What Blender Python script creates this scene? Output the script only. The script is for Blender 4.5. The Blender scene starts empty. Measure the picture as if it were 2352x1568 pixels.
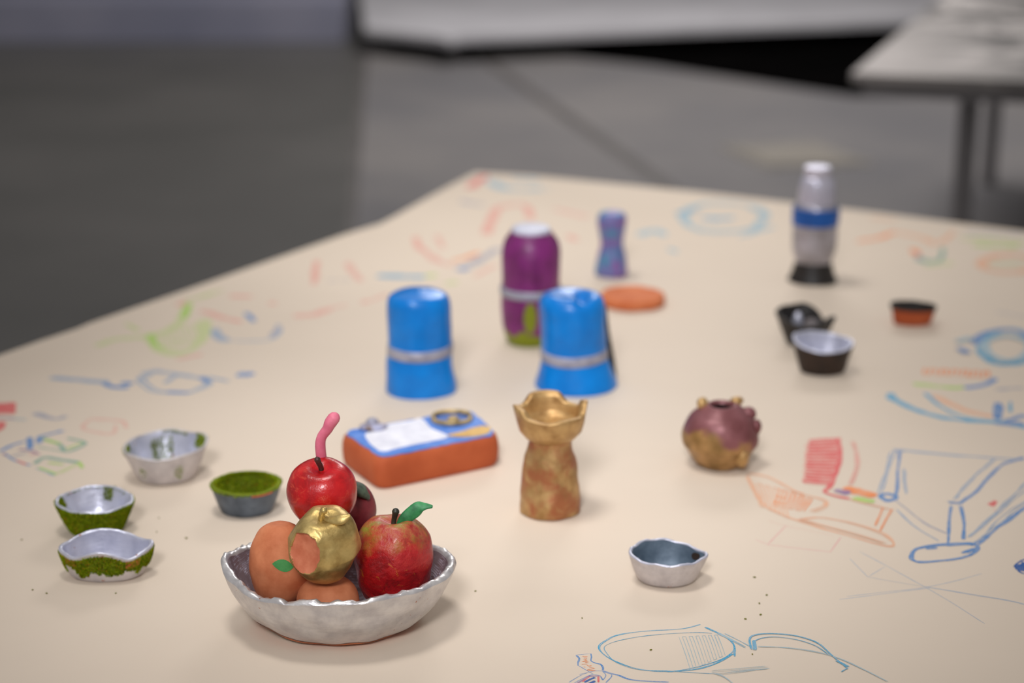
import bpy, bmesh, math, random
from mathutils import Vector, noise, Matrix
random.seed(7)
sc = bpy.context.scene
COL = sc.collection
PI = math.pi

# ------------------------------------------------------------------ camera
FPX = 4155.0                      # focal length in pixels of a 2352 px wide frame
PITCH = math.radians(17.17)
CAMZ = 1.51
TZ = 0.75                         # height of the paper covered table
CP, SP = math.cos(PITCH), math.sin(PITCH)
cam = bpy.data.cameras.new('camera')
camo = bpy.data.objects.new('camera', cam)
COL.objects.link(camo)
camo.location = (0, 0, CAMZ)
camo.rotation_euler = (PI/2 - PITCH, 0, 0)
cam.sensor_width = 36.0
cam.lens = FPX/2352*36
cam.clip_start = 0.05
cam.clip_end = 100
cam.dof.use_dof = True
cam.dof.focus_distance = 1.655
cam.dof.aperture_fstop = 2.7
cam.dof.aperture_blades = 0
sc.camera = camo

# ------------------------------------------------------------------ world, lamps, exposure
w = bpy.data.worlds.new('world'); sc.world = w; w.use_nodes = True
w.node_tree.nodes['Background'].inputs[0].default_value = (1.0, 0.97, 0.95, 1)
w.node_tree.nodes['Background'].inputs[1].default_value = 0.32
def area(name, loc, target, sx, sy, power, col=(1, 1, 1)):
    l = bpy.data.lights.new(name, 'AREA'); l.shape = 'RECTANGLE'; l.size = sx; l.size_y = sy
    l.energy = power; l.color = col
    o = bpy.data.objects.new(name, l); COL.objects.link(o); o.location = loc
    d = Vector(target) - Vector(loc); o.rotation_euler = d.to_track_quat('-Z', 'Y').to_euler()
    return o
def spot(name, loc, target, half, power, col=(1, 1, 1), rad=0.3):
    l = bpy.data.lights.new(name, 'SPOT'); l.spot_size = 2*math.radians(half); l.spot_blend = 1.0
    l.energy = power; l.color = col; l.shadow_soft_size = rad
    o = bpy.data.objects.new(name, l); COL.objects.link(o); o.location = loc
    d = Vector(target) - Vector(loc); o.rotation_euler = d.to_track_quat('-Z', 'Y').to_euler()
    return o
spot('added_spot_near', (-0.35, 1.65, 3.2), (0.0, 1.88, 0.75), 17.5, 112, (1, 0.975, 0.95))  # unseen overhead spot, added so the frame edges fall off like vignetting
spot('added_spot_far', (-0.35, 3.0, 3.2), (0.08, 3.1, 0.75), 22.0, 110, (1, 0.975, 0.95))  # second added overhead spot, pooling light on the far table
spot('added_spot_front', (-0.35, -0.7, 2.75), (-0.02, 2.15, 0.8), 13.5, 300, (0.97, 0.97, 1.0), 0.35)  # added front light, cone narrowed to darken the frame edges
area('added_hall_fill', (1.0, 8.5, 4.2), (0.8, 8.6, 0), 2.4, 2.4, 225, (1, 0.97, 0.95))  # unseen lamp added to brighten the hall floor
sc.view_settings.view_transform = 'Standard'
sc.view_settings.look = 'None'
sc.view_settings.gamma = 1.0
sc.view_settings.use_curve_mapping = False
sc.view_settings.exposure = 0.0

# ------------------------------------------------------------------ measuring helpers (real places on the table / floor)
def ray(u, v):
    k = (784-v)/FPX
    return ((u-1176)/FPX, CP+k*SP, -SP+k*CP)
def T(u, v, z=TZ):
    r = ray(u, v); t = (z-CAMZ)/r[2]
    return Vector((r[0]*t, r[1]*t, z))
def zat(Y, v):
    r = ray(0, v); return CAMZ + Y*r[2]/r[1]
def depth(Y, z): return Y*CP + (CAMZ-z)*SP
def xat(u, Y, z): return (u-1176)/FPX*depth(Y, z)
def mpp(Y, z): return depth(Y, z)/FPX

# ------------------------------------------------------------------ material helpers
def lin(c):
    def f(x):
        x /= 255.0
        return x/12.92 if x <= 0.04045 else ((x+0.055)/1.055)**2.4
    return (f(c[0]), f(c[1]), f(c[2]), 1.0)
class NT:
    def __init__(s, name):
        s.m = bpy.data.materials.new(name); s.m.use_nodes = True
        s.t = s.m.node_tree; s.n = s.t.nodes; s.b = s.n['Principled BSDF']
        s.tc = s.n.new('ShaderNodeTexCoord')
    def link(s, a, b): s.t.links.new(a, b)
    def noise(s, scale, detail=4, rough=0.55, dist=0.0, stretch=None):
        n = s.n.new('ShaderNodeTexNoise'); n.inputs['Scale'].default_value = scale
        n.inputs['Detail'].default_value = detail; n.inputs['Roughness'].default_value = rough
        n.inputs['Distortion'].default_value = dist
        if stretch:
            mp = s.n.new('ShaderNodeMapping'); mp.inputs['Scale'].default_value = stretch
            s.link(s.tc.outputs['Object'], mp.inputs[0]); s.link(mp.outputs[0], n.inputs['Vector'])
        else: s.link(s.tc.outputs['Object'], n.inputs['Vector'])
        return n.outputs['Fac']
    def ramp(s, fac, stops, interp='LINEAR'):
        r = s.n.new('ShaderNodeValToRGB'); e = r.color_ramp.elements; r.color_ramp.interpolation = interp
        while len(e) < len(stops): e.new(0.5)
        for i, (p, c) in enumerate(stops):
            e[i].position = p; e[i].color = c if len(c) == 4 else lin(c)
        s.link(fac, r.inputs[0]); return r.outputs[0]
    def mix(s, fac, a, b):
        m = s.n.new('ShaderNodeMix'); m.data_type = 'RGBA'
        if hasattr(fac, 'is_linked') or hasattr(fac, 'links'): s.link(fac, m.inputs[0])
        else: m.inputs[0].default_value = fac
        for i, v in ((6, a), (7, b)):
            if isinstance(v, tuple): m.inputs[i].default_value = v if len(v) == 4 else lin(v)
            else: s.link(v, m.inputs[i])
        return m.outputs[2]
    def math(s, op, a, b=None, c=None):
        m = s.n.new('ShaderNodeMath'); m.operation = op
        for i, v in enumerate((a, b, c)):
            if v is None: continue
            if isinstance(v, (int, float)): m.inputs[i].default_value = v
            else: s.link(v, m.inputs[i])
        return m.outputs[0]
    def xyz(s):
        x = s.n.new('ShaderNodeSeparateXYZ'); s.link(s.tc.outputs['Object'], x.inputs[0]); return x.outputs
    def step(s, val, lo, hi):
        m = s.n.new('ShaderNodeMapRange'); m.inputs[1].default_value = lo; m.inputs[2].default_value = hi
        s.link(val, m.inputs[0]); return m.outputs[0]
    def bump(s, fac, strength, dist=0.001):
        b = s.n.new('ShaderNodeBump'); b.inputs['Strength'].default_value = strength
        b.inputs['Distance'].default_value = dist
        s.link(fac, b.inputs['Height'])
        if s.b.inputs['Normal'].is_linked: s.link(s.b.inputs['Normal'].links[0].from_socket, b.inputs['Normal'])
        s.link(b.outputs[0], s.b.inputs['Normal'])
    def set(s, col=None, rough=None, metal=None, coat=None, spec=None):
        for key, v in (('Base Color', col), ('Roughness', rough), ('Metallic', metal), ('Coat Weight', coat), ('Specular IOR Level', spec)):
            if v is None: continue
            if isinstance(v, tuple): s.b.inputs[key].default_value = v if len(v) == 4 else lin(v)
            elif isinstance(v, (int, float)): s.b.inputs[key].default_value = v
            else: s.link(v, s.b.inputs[key])
def simple(name, c1, c2, scale=60, rough=0.6, metal=0.0, bump=0.3, bscale=180, bdist=0.0006, coat=0.0, lo=0.35, hi=0.65):
    t = NT(name)
    t.set(t.ramp(t.noise(scale, 5), [(lo, c1), (hi, c2)]), rough, metal, coat)
    if bump: t.bump(t.noise(bscale, 5), bump, bdist)
    return t.m

M = {}
M['terracotta'] = simple('terracotta', (186, 104, 64), (212, 132, 90), 45, 0.75, 0, 0.35, 260, 0.0005)
M['brick_clay'] = simple('brick_clay', (166, 74, 34), (182, 88, 46), 25, 0.8, 0, 0.3, 200, 0.0006)
M['disc_clay'] = simple('disc_clay', (200, 106, 60), (214, 124, 78), 40, 0.8)
def silver(name, base=(218, 215, 214), tint=(188, 185, 188), rough=0.36, metal=0.66):
    t = NT(name)
    n = t.noise(55, 6, 0.6)
    c = t.ramp(n, [(0.3, tint), (0.62, base)])
    spots = t.ramp(t.noise(150, 3, 0.5), [(0.70, (0, 0, 0, 1)), (0.735, (1, 1, 1, 1))])
    t.set(t.mix(spots, c, (168, 104, 74)), rough, metal)
    t.bump(t.noise(90, 5, stretch=(1, 1, 2.5)), 0.5, 0.0012)
    t.bump(t.noise(500, 3, stretch=(0.5, 0.5, 1.5)), 0.25, 0.0004)
    return t.m
M['silver'] = silver('silver_paint')
M['silver_in'] = silver('silver_paint_glossy', (212, 213, 228), (186, 188, 206), 0.36, 0.5)
M['silver_dull'] = silver('silver_paint_dull', (208, 202, 202), (178, 172, 174), 0.5, 0.35)
def goldm(name, hi=(206, 180, 116), mid=(150, 122, 66), low=None, rough=0.42, metal=0.72):
    t = NT(name)
    st = [(0.30, mid), (0.62, hi)]
    c = t.ramp(t.noise(60, 5, 0.6), st)
    if low:
        k = t.ramp(t.noise(38, 4, 0.6, 0.4), [(0.44, (0, 0, 0, 1)), (0.60, (1, 1, 1, 1))])
        c = t.mix(k, c, low)
    t.set(c, rough, metal)
    t.bump(t.noise(75, 4), 0.5, 0.0015); t.bump(t.noise(330, 4), 0.25, 0.0005)
    return t.m
M['gold'] = goldm('gold_paint')
M['gold_rook'] = goldm('worn_gold_paint', (194, 158, 106), (154, 116, 68), (166, 104, 68), 0.45, 0.5)
M['gold_crown'] = goldm('gold_paint_crown', (200, 164, 110), (158, 120, 72), None, 0.45, 0.55)
M['bite'] = simple('bite_clay', (196, 106, 74), (218, 134, 100), 60, 0.7, 0, 0.4, 220, 0.0006)
# glossy red apple
t = NT('red_gloss_paint')
c = t.ramp(t.noise(42, 6, 0.65, 0.6), [(0.36, (150, 4, 10)), (0.55, (186, 10, 18)), (0.72, (200, 30, 28))])
sc_ = t.ramp(t.noise(70, 7, 0.75, 1.0, (1, 1, 2.2)), [(0.56, (0, 0, 0, 1)), (0.76, (1, 1, 1, 1))])
t.set(t.mix(sc_, c, (216, 84, 58)), 0.3, 0, 0.12); t.bump(t.noise(120, 5), 0.5, 0.0014)
M['red_gloss'] = t.m
# mottled red apple
t = NT('mottled_red_paint')
z = t.xyz()
c = t.ramp(t.noise(50, 6, 0.7, 0.5), [(0.34, (128, 8, 14)), (0.5, (170, 14, 22)), (0.66, (190, 44, 40))])
cy = t.ramp(t.noise(85, 6, 0.7, 0.8), [(0.60, (0, 0, 0, 1)), (0.72, (1, 1, 1, 1))])
c = t.mix(cy, c, (206, 126, 36))
top = t.step(t.math('ADD', z[2], t.math('MULTIPLY', t.noise(60, 5), 0.030)), 0.036, 0.056)
cg = t.ramp(t.noise(70, 5, 0.65), [(0.36, (164, 46, 40)), (0.5, (178, 104, 62)), (0.64, (132, 146, 54))])
c = t.mix(t.math('MULTIPLY', top, 0.85), c, cg)
t.set(c, 0.4, 0, 0.08); t.bump(t.noise(95, 6, 0.6), 0.8, 0.0025)
M['red_mottled'] = t.m
M['maroon'] = simple('maroon_paint', (98, 24, 34), (136, 44, 52), 50, 0.5)
M['capgreen'] = simple('dark_green_paint', (48, 62, 50), (84, 98, 78), 120, 0.6)
M['leafgreen'] = simple('leaf_green_paint', (22, 96, 52), (54, 146, 84), 90, 0.5)
M['green_dab'] = simple('green_paint', (50, 128, 62), (72, 148, 78), 90, 0.6)
M['stem_brown'] = simple('stem_brown', (40, 18, 16), (78, 40, 34), 160, 0.4, 0, 0.5, 300, 0.0008)
M['stem_black'] = simple('stem_black', (14, 12, 12), (58, 60, 48), 90, 0.4, 0, 0.5, 300, 0.0008)
M['pink'] = simple('pink_paint', (206, 92, 120), (224, 120, 142), 60, 0.55)
M['blue'] = simple('glossy_blue_paint', (0, 112, 196), (0, 128, 216), 22, 0.3, 0, 0.35, 45, 0.002, 0.1)
M['blue'].node_tree.nodes['Principled BSDF'].inputs['Specular IOR Level'].default_value = 0.3
M['band'] = simple('pewter_band', (140, 140, 158), (172, 170, 182), 50, 0.5, 0.2)
M['pewter_dab'] = simple('pewter_dab', (112, 104, 104), (146, 138, 140), 50, 0.6, 0.1)
M['black'] = simple('black_paint', (16, 13, 12), (34, 27, 23), 60, 0.5)
M['brown_black'] = simple('dark_brown_paint', (30, 18, 10), (48, 30, 18), 60, 0.6)
M['slate'] = simple('slate_grey_paint', (66, 74, 84), (98, 108, 120), 50, 0.42, 0.3, 0.5, 110, 0.0012)
M['slate_in'] = simple('slate_blue_paint', (76, 92, 108), (108, 124, 140), 45, 0.5, 0.15, 0.5, 110, 0.0012)
M['white'] = simple('white_paint', (214, 214, 226), (236, 236, 244), 60, 0.5)
M['capwhite'] = simple('pale_cap_paint', (188, 190, 212), (216, 218, 232), 60, 0.4)
M['top_blue'] = simple('cornflower_paint', (34, 110, 200), (92, 136, 214), 55, 0.5)
M['ochre'] = simple('ochre_paint', (196, 150, 74), (220, 180, 104), 60, 0.55)
M['ring'] = simple('brass_wash', (120, 104, 74), (206, 176, 116), 70, 0.45, 0.3)
M['lump'] = simple('stone_wash', (112, 82, 44), (168, 170, 198), 70, 0.5, 0.1, 0.5, 120, 0.001, 0, 0.4, 0.6)
M['royal'] = simple('royal_blue_paint', (0, 74, 152), (8, 90, 176), 40, 0.35)
M['bottle_silver'] = simple('bottle_silver_paint', (150, 146, 150), (186, 184, 196), 30, 0.36, 0.55, 0.3, 60)
M['bottle_top'] = simple('bottle_pale_silver', (186, 186, 206), (212, 210, 226), 30, 0.36, 0.5, 0.3, 60)
t = NT('woven_glaze')
wv = t.n.new('ShaderNodeTexBrick'); wv.inputs['Scale'].default_value = 150
wv.inputs['Color1'].default_value = lin((206, 204, 222)); wv.inputs['Color2'].default_value = lin((146, 118, 124))
wv.inputs['Mortar'].default_value = lin((110, 80, 78)); wv.inputs['Mortar Size'].default_value = 0.03
mp = t.n.new('ShaderNodeMapping'); mp.inputs['Rotation'].default_value = (PI/2, 0.5, 0)
t.link(t.tc.outputs['Object'], mp.inputs[0]); t.link(mp.outputs[0], wv.inputs['Vector'])
t.set(t.mix(t.ramp(t.noise(60, 3), [(0.4, (0, 0, 0, 1)), (0.6, (1, 1, 1, 1))]), wv.outputs[0], (128, 108, 112)), 0.28, 0.35); t.bump(wv.outputs[1], 0.6, 0.001)
M['woven'] = t.m
t = NT('vase_paint')
z = t.xyz()
h = t.math('ADD', z[2], t.math('MULTIPLY', t.noise(22, 3, 0.5), 0.06))
h = t.math('ADD', h, t.math('MULTIPLY', z[0], 0.16))
k = t.step(h, 0.066, 0.074)
cg = t.ramp(t.noise(60, 5), [(0.35, (130, 98, 52)), (0.65, (174, 134, 84))])
cm = t.ramp(t.noise(30, 4), [(0.35, (112, 62, 64)), (0.65, (140, 88, 92))])
t.set(t.mix(k, cg, cm), 0.42, 0.25); t.bump(t.noise(70, 4), 0.3, 0.001)
M['vase'] = t.m
t = NT('purple_paint')
z = t.xyz()
h = t.math('ADD', z[2], t.math('MULTIPLY', t.noise(26, 3), 0.05))
k = t.step(h, 0.044, 0.048)
dx = t.math('POWER', t.math('MULTIPLY', t.math('SUBTRACT', z[0], -0.001), 110), 2)
dz = t.math('POWER', t.math('MULTIPLY', t.math('SUBTRACT', z[2], 0.045), 44), 2)
pat = t.math('LESS_THAN', t.math('ADD', dx, dz), 1.0)
k = t.math('MULTIPLY', k, t.math('SUBTRACT', 1.0, pat))
cp = t.ramp(t.noise(24, 4, 0.6), [(0.32, (84, 24, 62)), (0.5, (120, 34, 104)), (0.68, (132, 36, 116))])
t.set(t.mix(k, (122, 130, 6), cp), 0.38)
t.bump(t.noise(60, 4), 0.3, 0.001)
M['purple'] = t.m
t = NT('pawn_paint')
c = t.ramp(t.noise(38, 4, 0.6, 0.6), [(0.36, (70, 142, 172)), (0.5, (104, 116, 176)), (0.62, (146, 90, 160))])
t.set(c, 0.45); t.bump(t.noise(60, 4), 0.3, 0.001)
M['pawn'] = t.m
def moss_mat():
    t = NT('moss')
    a = t.n.new('ShaderNodeVertexColor'); a.layer_name = 'Col'
    t.set(a.outputs[0], 0.9, 0, 0, 0.1)
    return t.m
M['moss'] = moss_mat()
M['moss_base'] = simple('moss_base', (92, 108, 8), (126, 138, 20), 160, 0.95, 0, 0.6, 500, 0.001)
M['rust_clay'] = simple('rust_clay', (176, 84, 44), (206, 112, 66), 90, 0.8)

PAPER = (222, 206, 188)
t = NT('cream_paper')
cpap = t.ramp(t.noise(2.5, 4, 0.5), [(0.3, (219, 203, 185)), (0.7, (225, 209, 191))])
t.set(cpap, 0.75, 0, 0, 0.25); t.bump(t.noise(3.2, 2, 0.4, 0.3, (1, 2.2, 1)), 0.16, 0.02); t.bump(t.noise(900, 2), 0.08, 0.0003)
M['paper'] = t.m
def crayon(name, col, dens):
    t = NT('crayon_' + name)
    n = t.ramp(t.noise(1500, 3, 0.6), [(0.28, (0.15, 0.15, 0.15, 1)), (0.55, (1, 1, 1, 1))])
    n2 = t.noise(60, 3)
    f = t.math('MULTIPLY', n, t.math('MULTIPLY', t.math('ADD', n2, 0.55), dens))
    f = t.math('MINIMUM', f, 1.0)
    t.set(t.mix(f, PAPER, col), 0.7, 0, 0, 0.25)
    return t.m
CR = {
 'cyan': crayon('cyan', (24, 156, 200), 0.95), 'cyan_pale': crayon('cyan_pale', (60, 168, 205), 0.6),
 'blue': crayon('blue', (14, 120, 190), 0.9), 'blue_pale': crayon('blue_pale', (50, 136, 192), 0.6),
 'bluegrey': crayon('blue_grey', (110, 130, 170), 0.6),
 'red': crayon('red', (220, 50, 66), 0.9), 'red_pale': crayon('red_pale', (226, 96, 90), 0.5), 'pink': crayon('pink', (222, 110, 130), 0.55),
 'pink_pale': crayon('pink_pale', (226, 140, 130), 0.5),
 'orange': crayon('orange', (240, 128, 40), 0.9), 'orange_pale': crayon('orange_pale', (238, 148, 84), 0.55),
 'green': crayon('green', (150, 205, 40), 0.85), 'green_pale': crayon('green_pale', (168, 205, 84), 0.5),
 'teal': crayon('teal', (48, 152, 136), 0.8), 'purple': crayon('purple', (130, 90, 150), 0.9), 'navy': crayon('navy', (14, 84, 158), 1.4),
}

def floor_shade(name, c1, c2, rough=0.34):
    t = NT(name)
    t.set(t.ramp(t.noise(0.9, 5, 0.6), [(0.35, c1), (0.65, c2)]), rough, 0, 0, 0.5)
    t.bump(t.noise(12, 4), 0.05, 0.01)
    return t.m
M['floor_dark'] = floor_shade('polished_concrete_dark', (74, 73, 71), (84, 82, 80), 0.45)
M['floor_reflect'] = floor_shade('concrete_painted_reflection', (108, 106, 108), (124, 120, 119), 0.36)  # lighter tone paints the white platform's reflection into the floor
M['floor_seam'] = simple('floor_joint_filler', (74, 71, 70), (86, 82, 80), 5, 0.6)
M['hatch'] = simple('floor_hatch_metal', (118, 113, 106), (130, 124, 116), 8, 0.5)
M['riser'] = simple('slate_blue_riser', (114, 116, 134), (130, 130, 146), 1.2, 0.6, 0, 0)
M['wall_dark'] = simple('charcoal_wall', (32, 34, 40), (42, 44, 50), 1.2, 0.8, 0, 0)
M['white_sheet'] = simple('white_sheet', (166, 164, 168), (182, 180, 184), 1.5, 0.7, 0, 0.2, 4, 0.02)
t = NT('ink_scribbled_sheet')
k = t.ramp(t.noise(3.4, 7, 0.72, 0.6), [(0.36, (0, 0, 0, 1)), (0.54, (1, 1, 1, 1))])
x = t.xyz()
far = t.step(x[0], 0.10, 0.60)
t.set(t.mix(t.math('MULTIPLY', k, far), (190, 183, 180), (40, 38, 36)), 0.7)
M['ink_sheet'] = t.m
M['shade_black'] = simple('shade_black', (4, 4, 4), (8, 7, 7), 3, 1.0, 0, 0)  # near black standing in for shade under the platform and in the pot mouth
M['shade_black'].node_tree.nodes['Principled BSDF'].inputs['Specular IOR Level'].default_value = 0.0
M['steel'] = simple('grey_steel', (124, 121, 122), (138, 134, 135), 10, 0.4, 0.1, 0)
M['board'] = simple('table_board', (170, 150, 124), (186, 166, 140), 6, 0.6, 0, 0)

# ------------------------------------------------------------------ object helpers
def link(o, parent=None):
    COL.objects.link(o)
    if parent: o.parent = parent
    return o
def mesh(name, verts, faces, mat, parent=None, smooth=True, loc=None):
    me = bpy.data.meshes.new(name); me.from_pydata([tuple(v) for v in verts], [], faces); me.update()
    if smooth: me.shade_smooth()
    for m in (mat if isinstance(mat, list) else [mat]): me.materials.append(m)
    bm = bmesh.new(); bm.from_mesh(me); bmesh.ops.recalc_face_normals(bm, faces=bm.faces); bm.to_mesh(me); bm.free()
    o = bpy.data.objects.new(name, me)
    if loc is not None: o.location = loc
    return link(o, parent)
def tag(o, label=None, cat=None, group=None, kind=None):
    if label: o['label'] = label
    if cat: o['category'] = cat
    if group: o['group'] = group
    if kind: o['kind'] = kind
    return o
def thing(name, loc, label, cat, group=None):
    o = bpy.data.objects.new(name, None); o.location = loc; o.empty_display_size = 0.03
    link(o); return tag(o, label, cat, group)
def catmull(pts, n=6, closed=False):
    P = [Vector(p) for p in pts]; out = []
    m = len(P)
    rng = range(m if closed else m-1)
    for i in rng:
        if closed: a, b, c, d = P[(i-1) % m], P[i], P[(i+1) % m], P[(i+2) % m]
        else: a, b, c, d = P[max(i-1, 0)], P[i], P[i+1], P[min(i+2, m-1)]
        for k in range(n):
            t = k/n; t2 = t*t; t3 = t2*t
            out.append(0.5*((2*b)+(c-a)*t+(2*a-5*b+4*c-d)*t2+(3*b-a-3*c+d)*t3))
    if not closed: out.append(P[-1])
    return out
def grid_faces(rows, n, close_first=True, close_last=True, verts=None):
    f = []
    for r in range(rows-1):
        for j in range(n):
            k = (j+1) % n
            f.append((r*n+j, r*n+k, (r+1)*n+k, (r+1)*n+j))
    if close_first: f.append(tuple(reversed(range(n))))
    if close_last: f.append(tuple(range((rows-1)*n, rows*n)))
    return f
def nz(p, s, seed=0.0):
    return noise.noise(Vector((p[0]*s+seed, p[1]*s+seed*1.7, p[2]*s-seed)))
def lathe(name, prof, mat, parent, seg=64, amp=0.0, fr=30, seed=0, shape=None, lean=(0, 0), closed=(True, True), n=4, smooth_prof=True):
    """prof: list of (radius, z). amp: lump size. shape(th, z) -> radius factor"""
    pts = [(p.x, p.y) for p in catmull([(r, z, 0) for r, z in prof], n)] if smooth_prof else prof
    V = []
    for r, z in pts:
        for j in range(seg):
            th = 2*PI*j/seg
            f = shape(th, z) if shape else 1.0
            rr = max(r, 0)*f
            p = Vector((rr*math.cos(th), rr*math.sin(th), z))
            if amp and r > 0.002:
                d = nz(p, fr, seed)*amp + nz(p, fr*2.7, seed+5)*amp*0.35
                p.x += math.cos(th)*d; p.y += math.sin(th)*d
            p.x += lean[0]*z; p.y += lean[1]*z
            V.append(p)
    return mesh(name, V, grid_faces(len(pts), seg, *closed), mat, parent)
def tube(name, path, radii, mat, parent, seg=12, n=5, flat=1.0, up=None, amp=0.0, seed=0):
    """round (or flattened) tube with rounded ends"""
    P = catmull(path, n)
    R = [v.x for v in catmull([(r, 0, 0) for r in radii], n)]
    V = []; m = len(P)
    rows = [(-1, 0.35), (-0.6, 0.8)] + [(i, 1.0) for i in range(m)] + [(m-1+0.6, 0.8), (m-1+1.0, 0.35)]
    lastt = None
    for idx, k in rows:
        i = int(min(max(round(idx), 0), m-1))
        tg = (P[min(i+1, m-1)]-P[max(i-1, 0)]).normalized()
        c = P[i].copy()
        if idx < 0: c = P[0] - tg*R[0]*(-idx)*0.9*min(flat*2, 1); i = 0
        if idx > m-1: c = P[-1] + tg*R[-1]*(idx-(m-1))*0.9*min(flat*2, 1); i = m-1
        u = Vector(up) if up else Vector((0.3, 0.9, 0.2))
        b = tg.cross(u).normalized(); a = b.cross(tg).normalized()
        for j in range(seg):
            th = 2*PI*j/seg
            p = c + (b*math.cos(th) + a*math.sin(th)*flat)*R[i]*k
            if amp: p += (b*math.cos(th) + a*math.sin(th))*nz(p, 120, seed)*amp
            V.append(p)
    return mesh(name, V, grid_faces(len(rows), seg), mat, parent)
def prism(name, poly, z0, z1, mat, parent=None, smooth=False, bev=0.0):
    n = len(poly)
    V = [(p[0], p[1], z0) for p in poly] + [(p[0], p[1], z1) for p in poly]
    F = [tuple(reversed(range(n))), tuple(range(n, 2*n))] + [(i, (i+1) % n, n+(i+1) % n, n+i) for i in range(n)]
    o = mesh(name, V, F, mat, parent, smooth)
    if bev:
        b = o.modifiers.new('bevel', 'BEVEL'); b.width = bev; b.segments = 3; b.limit_method = 'ANGLE'
    return o
def box(name, c, s, mat, parent=None, bev=0.0, rz=0.0):
    x, y = s[0]/2, s[1]/2
    pts = [(c[0]+math.cos(rz)*a-math.sin(rz)*b, c[1]+math.sin(rz)*a+math.cos(rz)*b) for a, b in ((-x, -y), (x, -y), (x, y), (-x, y))]
    return prism(name, pts, c[2]-s[2]/2, c[2]+s[2]/2, mat, parent, False, bev)

# ------------------------------------------------------------------ setting: hall floor, riser, walls
def struct(o): o['kind'] = 'structure'; return o
fa, fb = T(838, 100, 0), T(806, 510, 0)
dv = (fb-fa); k0 = (fa.y-(-3))/-dv.y; j0 = fa+dv*k0; k1 = (14.0-fa.y)/dv.y; j1 = fa+dv*k1
jw = 0.02
floor = struct(prism('floor', [(j0.x+jw, j0.y), (9, -3), (9, 14), (j1.x+jw, j1.y)], -0.1, 0.0, M['floor_reflect']))
fl2 = prism('floor_darker_side', [(-9, -3), (j0.x-jw, j0.y), (j1.x-jw, j1.y), (-9, 14)], -0.1, 0.0, M['floor_dark'], floor)  # same floor, outside the painted reflection
prism('joint', [(j0.x-jw, j0.y), (j0.x+jw, j0.y), (j1.x+jw, j1.y), (j1.x-jw, j1.y)], -0.1, -0.004, M['floor_seam'], floor)  # joint added along the edge of the painted reflection
s0, s1 = T(1085, 118, 0), T(1560, 445, 0)
sd = (s1-s0).normalized(); sn = Vector((-sd.y, sd.x, 0))*0.035
s0 = s0 - sd*0.2; s1 = s1 + sd*2.2
prism('joint', [s0-sn, s1-sn, s1+sn, s0+sn], -0.01, 0.0015, M['floor_seam'], floor)
hp = [T(1650, 338, 0), T(1765, 388, 0), T(2010, 378, 0), T(1870, 330, 0)]
ht = prism('floor_hatch', hp, 0.0, 0.006, M['hatch'], floor, False, 0.002)
hc = sum(hp, Vector())/4
prism('hatch_lid', [hc+(p-hc)*0.86 for p in hp], 0.006, 0.012, M['hatch'], ht, False, 0.002)
wall = struct(prism('wall_back', [(-9, 13.6), (9, 13.6), (9, 13.9), (-9, 13.9)], 0, 4.5, M['wall_dark']))
ry = fa.y
riser = prism('stage_riser', [(-6, ry), (-1.02, ry), (-1.02, ry+0.5), (-6, ry+0.5)], 0, 0.262, M['riser'], None, False, 0.01)
tag(riser, 'long low slate blue riser along the far end of the floor', 'riser')

# white sheet platform far behind, on a black sheet painting the shade under it
PH = 0.14
def loc(p, o): return (p[0]-o.location.x, p[1]-o.location.y)
shade_pts = [T(1045, 105, 0), T(1500, 152, 0), T(1960, 222, 0), T(2200, 222, 0)]
st = thing('sheet_platform', (0.8, 10.5, 0), 'low white sheeted platform far behind the table', 'platform')
A = [T(838, 70, PH), T(1000, 88, PH), T(1032, 97, PH), T(1060, 88, PH), T(2100, 48, PH)]
topA = [(p.x, p.y) for p in A] + [(4.2, 11.3), (4.2, 13.3), (-1.12, 13.3)]
prism('white_sheet', [loc(p, st) for p in topA], PH-0.03, PH+0.01, M['white_sheet'], st)
cA = Vector((1.4, 12.2))
prism('shade_base', [loc(cA+(Vector(p)-cA)*0.93, st) for p in topA], 0.012, PH-0.03, M['shade_black'], st)  # blackened to paint the dark gap under the platform
shade_poly = [(p.x, p.y) for p in shade_pts] + [(4.5, 9.4), (4.5, 13.4), (-0.36, 13.4)]
mo = prism('floor_shade', shade_poly, 0.001, 0.012, M['shade_black'])  # wedge of black laid down as painted shade
tag(mo, 'large black sheet painting the shade on the floor under the white platform', 'painted shade')

# table with ink scribbled sheet at the right
cn = T(1955, 172, 0.74)
d1 = Vector((0.34, 0.94, 0)); d2 = Vector((0.955, -0.297, 0))
it = thing('ink_table', (cn.x, cn.y, 0), 'steel legged table under a white sheet with black ink scribbles', 'table')
def q(a, b): p = d1*a+d2*b; return (p.x, p.y)
prism('ink_sheet', [q(0, 0), q(0, 1.6), q(2.4, 1.6), q(2.4, 0)], 0.72, 0.745, M['ink_sheet'], it)
prism('table_top', [q(0.03, 0.03), q(0.03, 1.57), q(2.37, 1.57), q(2.37, 0.03)], 0.68, 0.72, M['steel'], it)
for a, b in ((0.22, 0.30), (0.22, 1.5), (2.2, 0.2), (2.2, 1.5)):
    p = q(a, b); box('leg', (p[0], p[1], 0.34), (0.05, 0.05, 0.68), M['steel'], it, 0.006)


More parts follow.
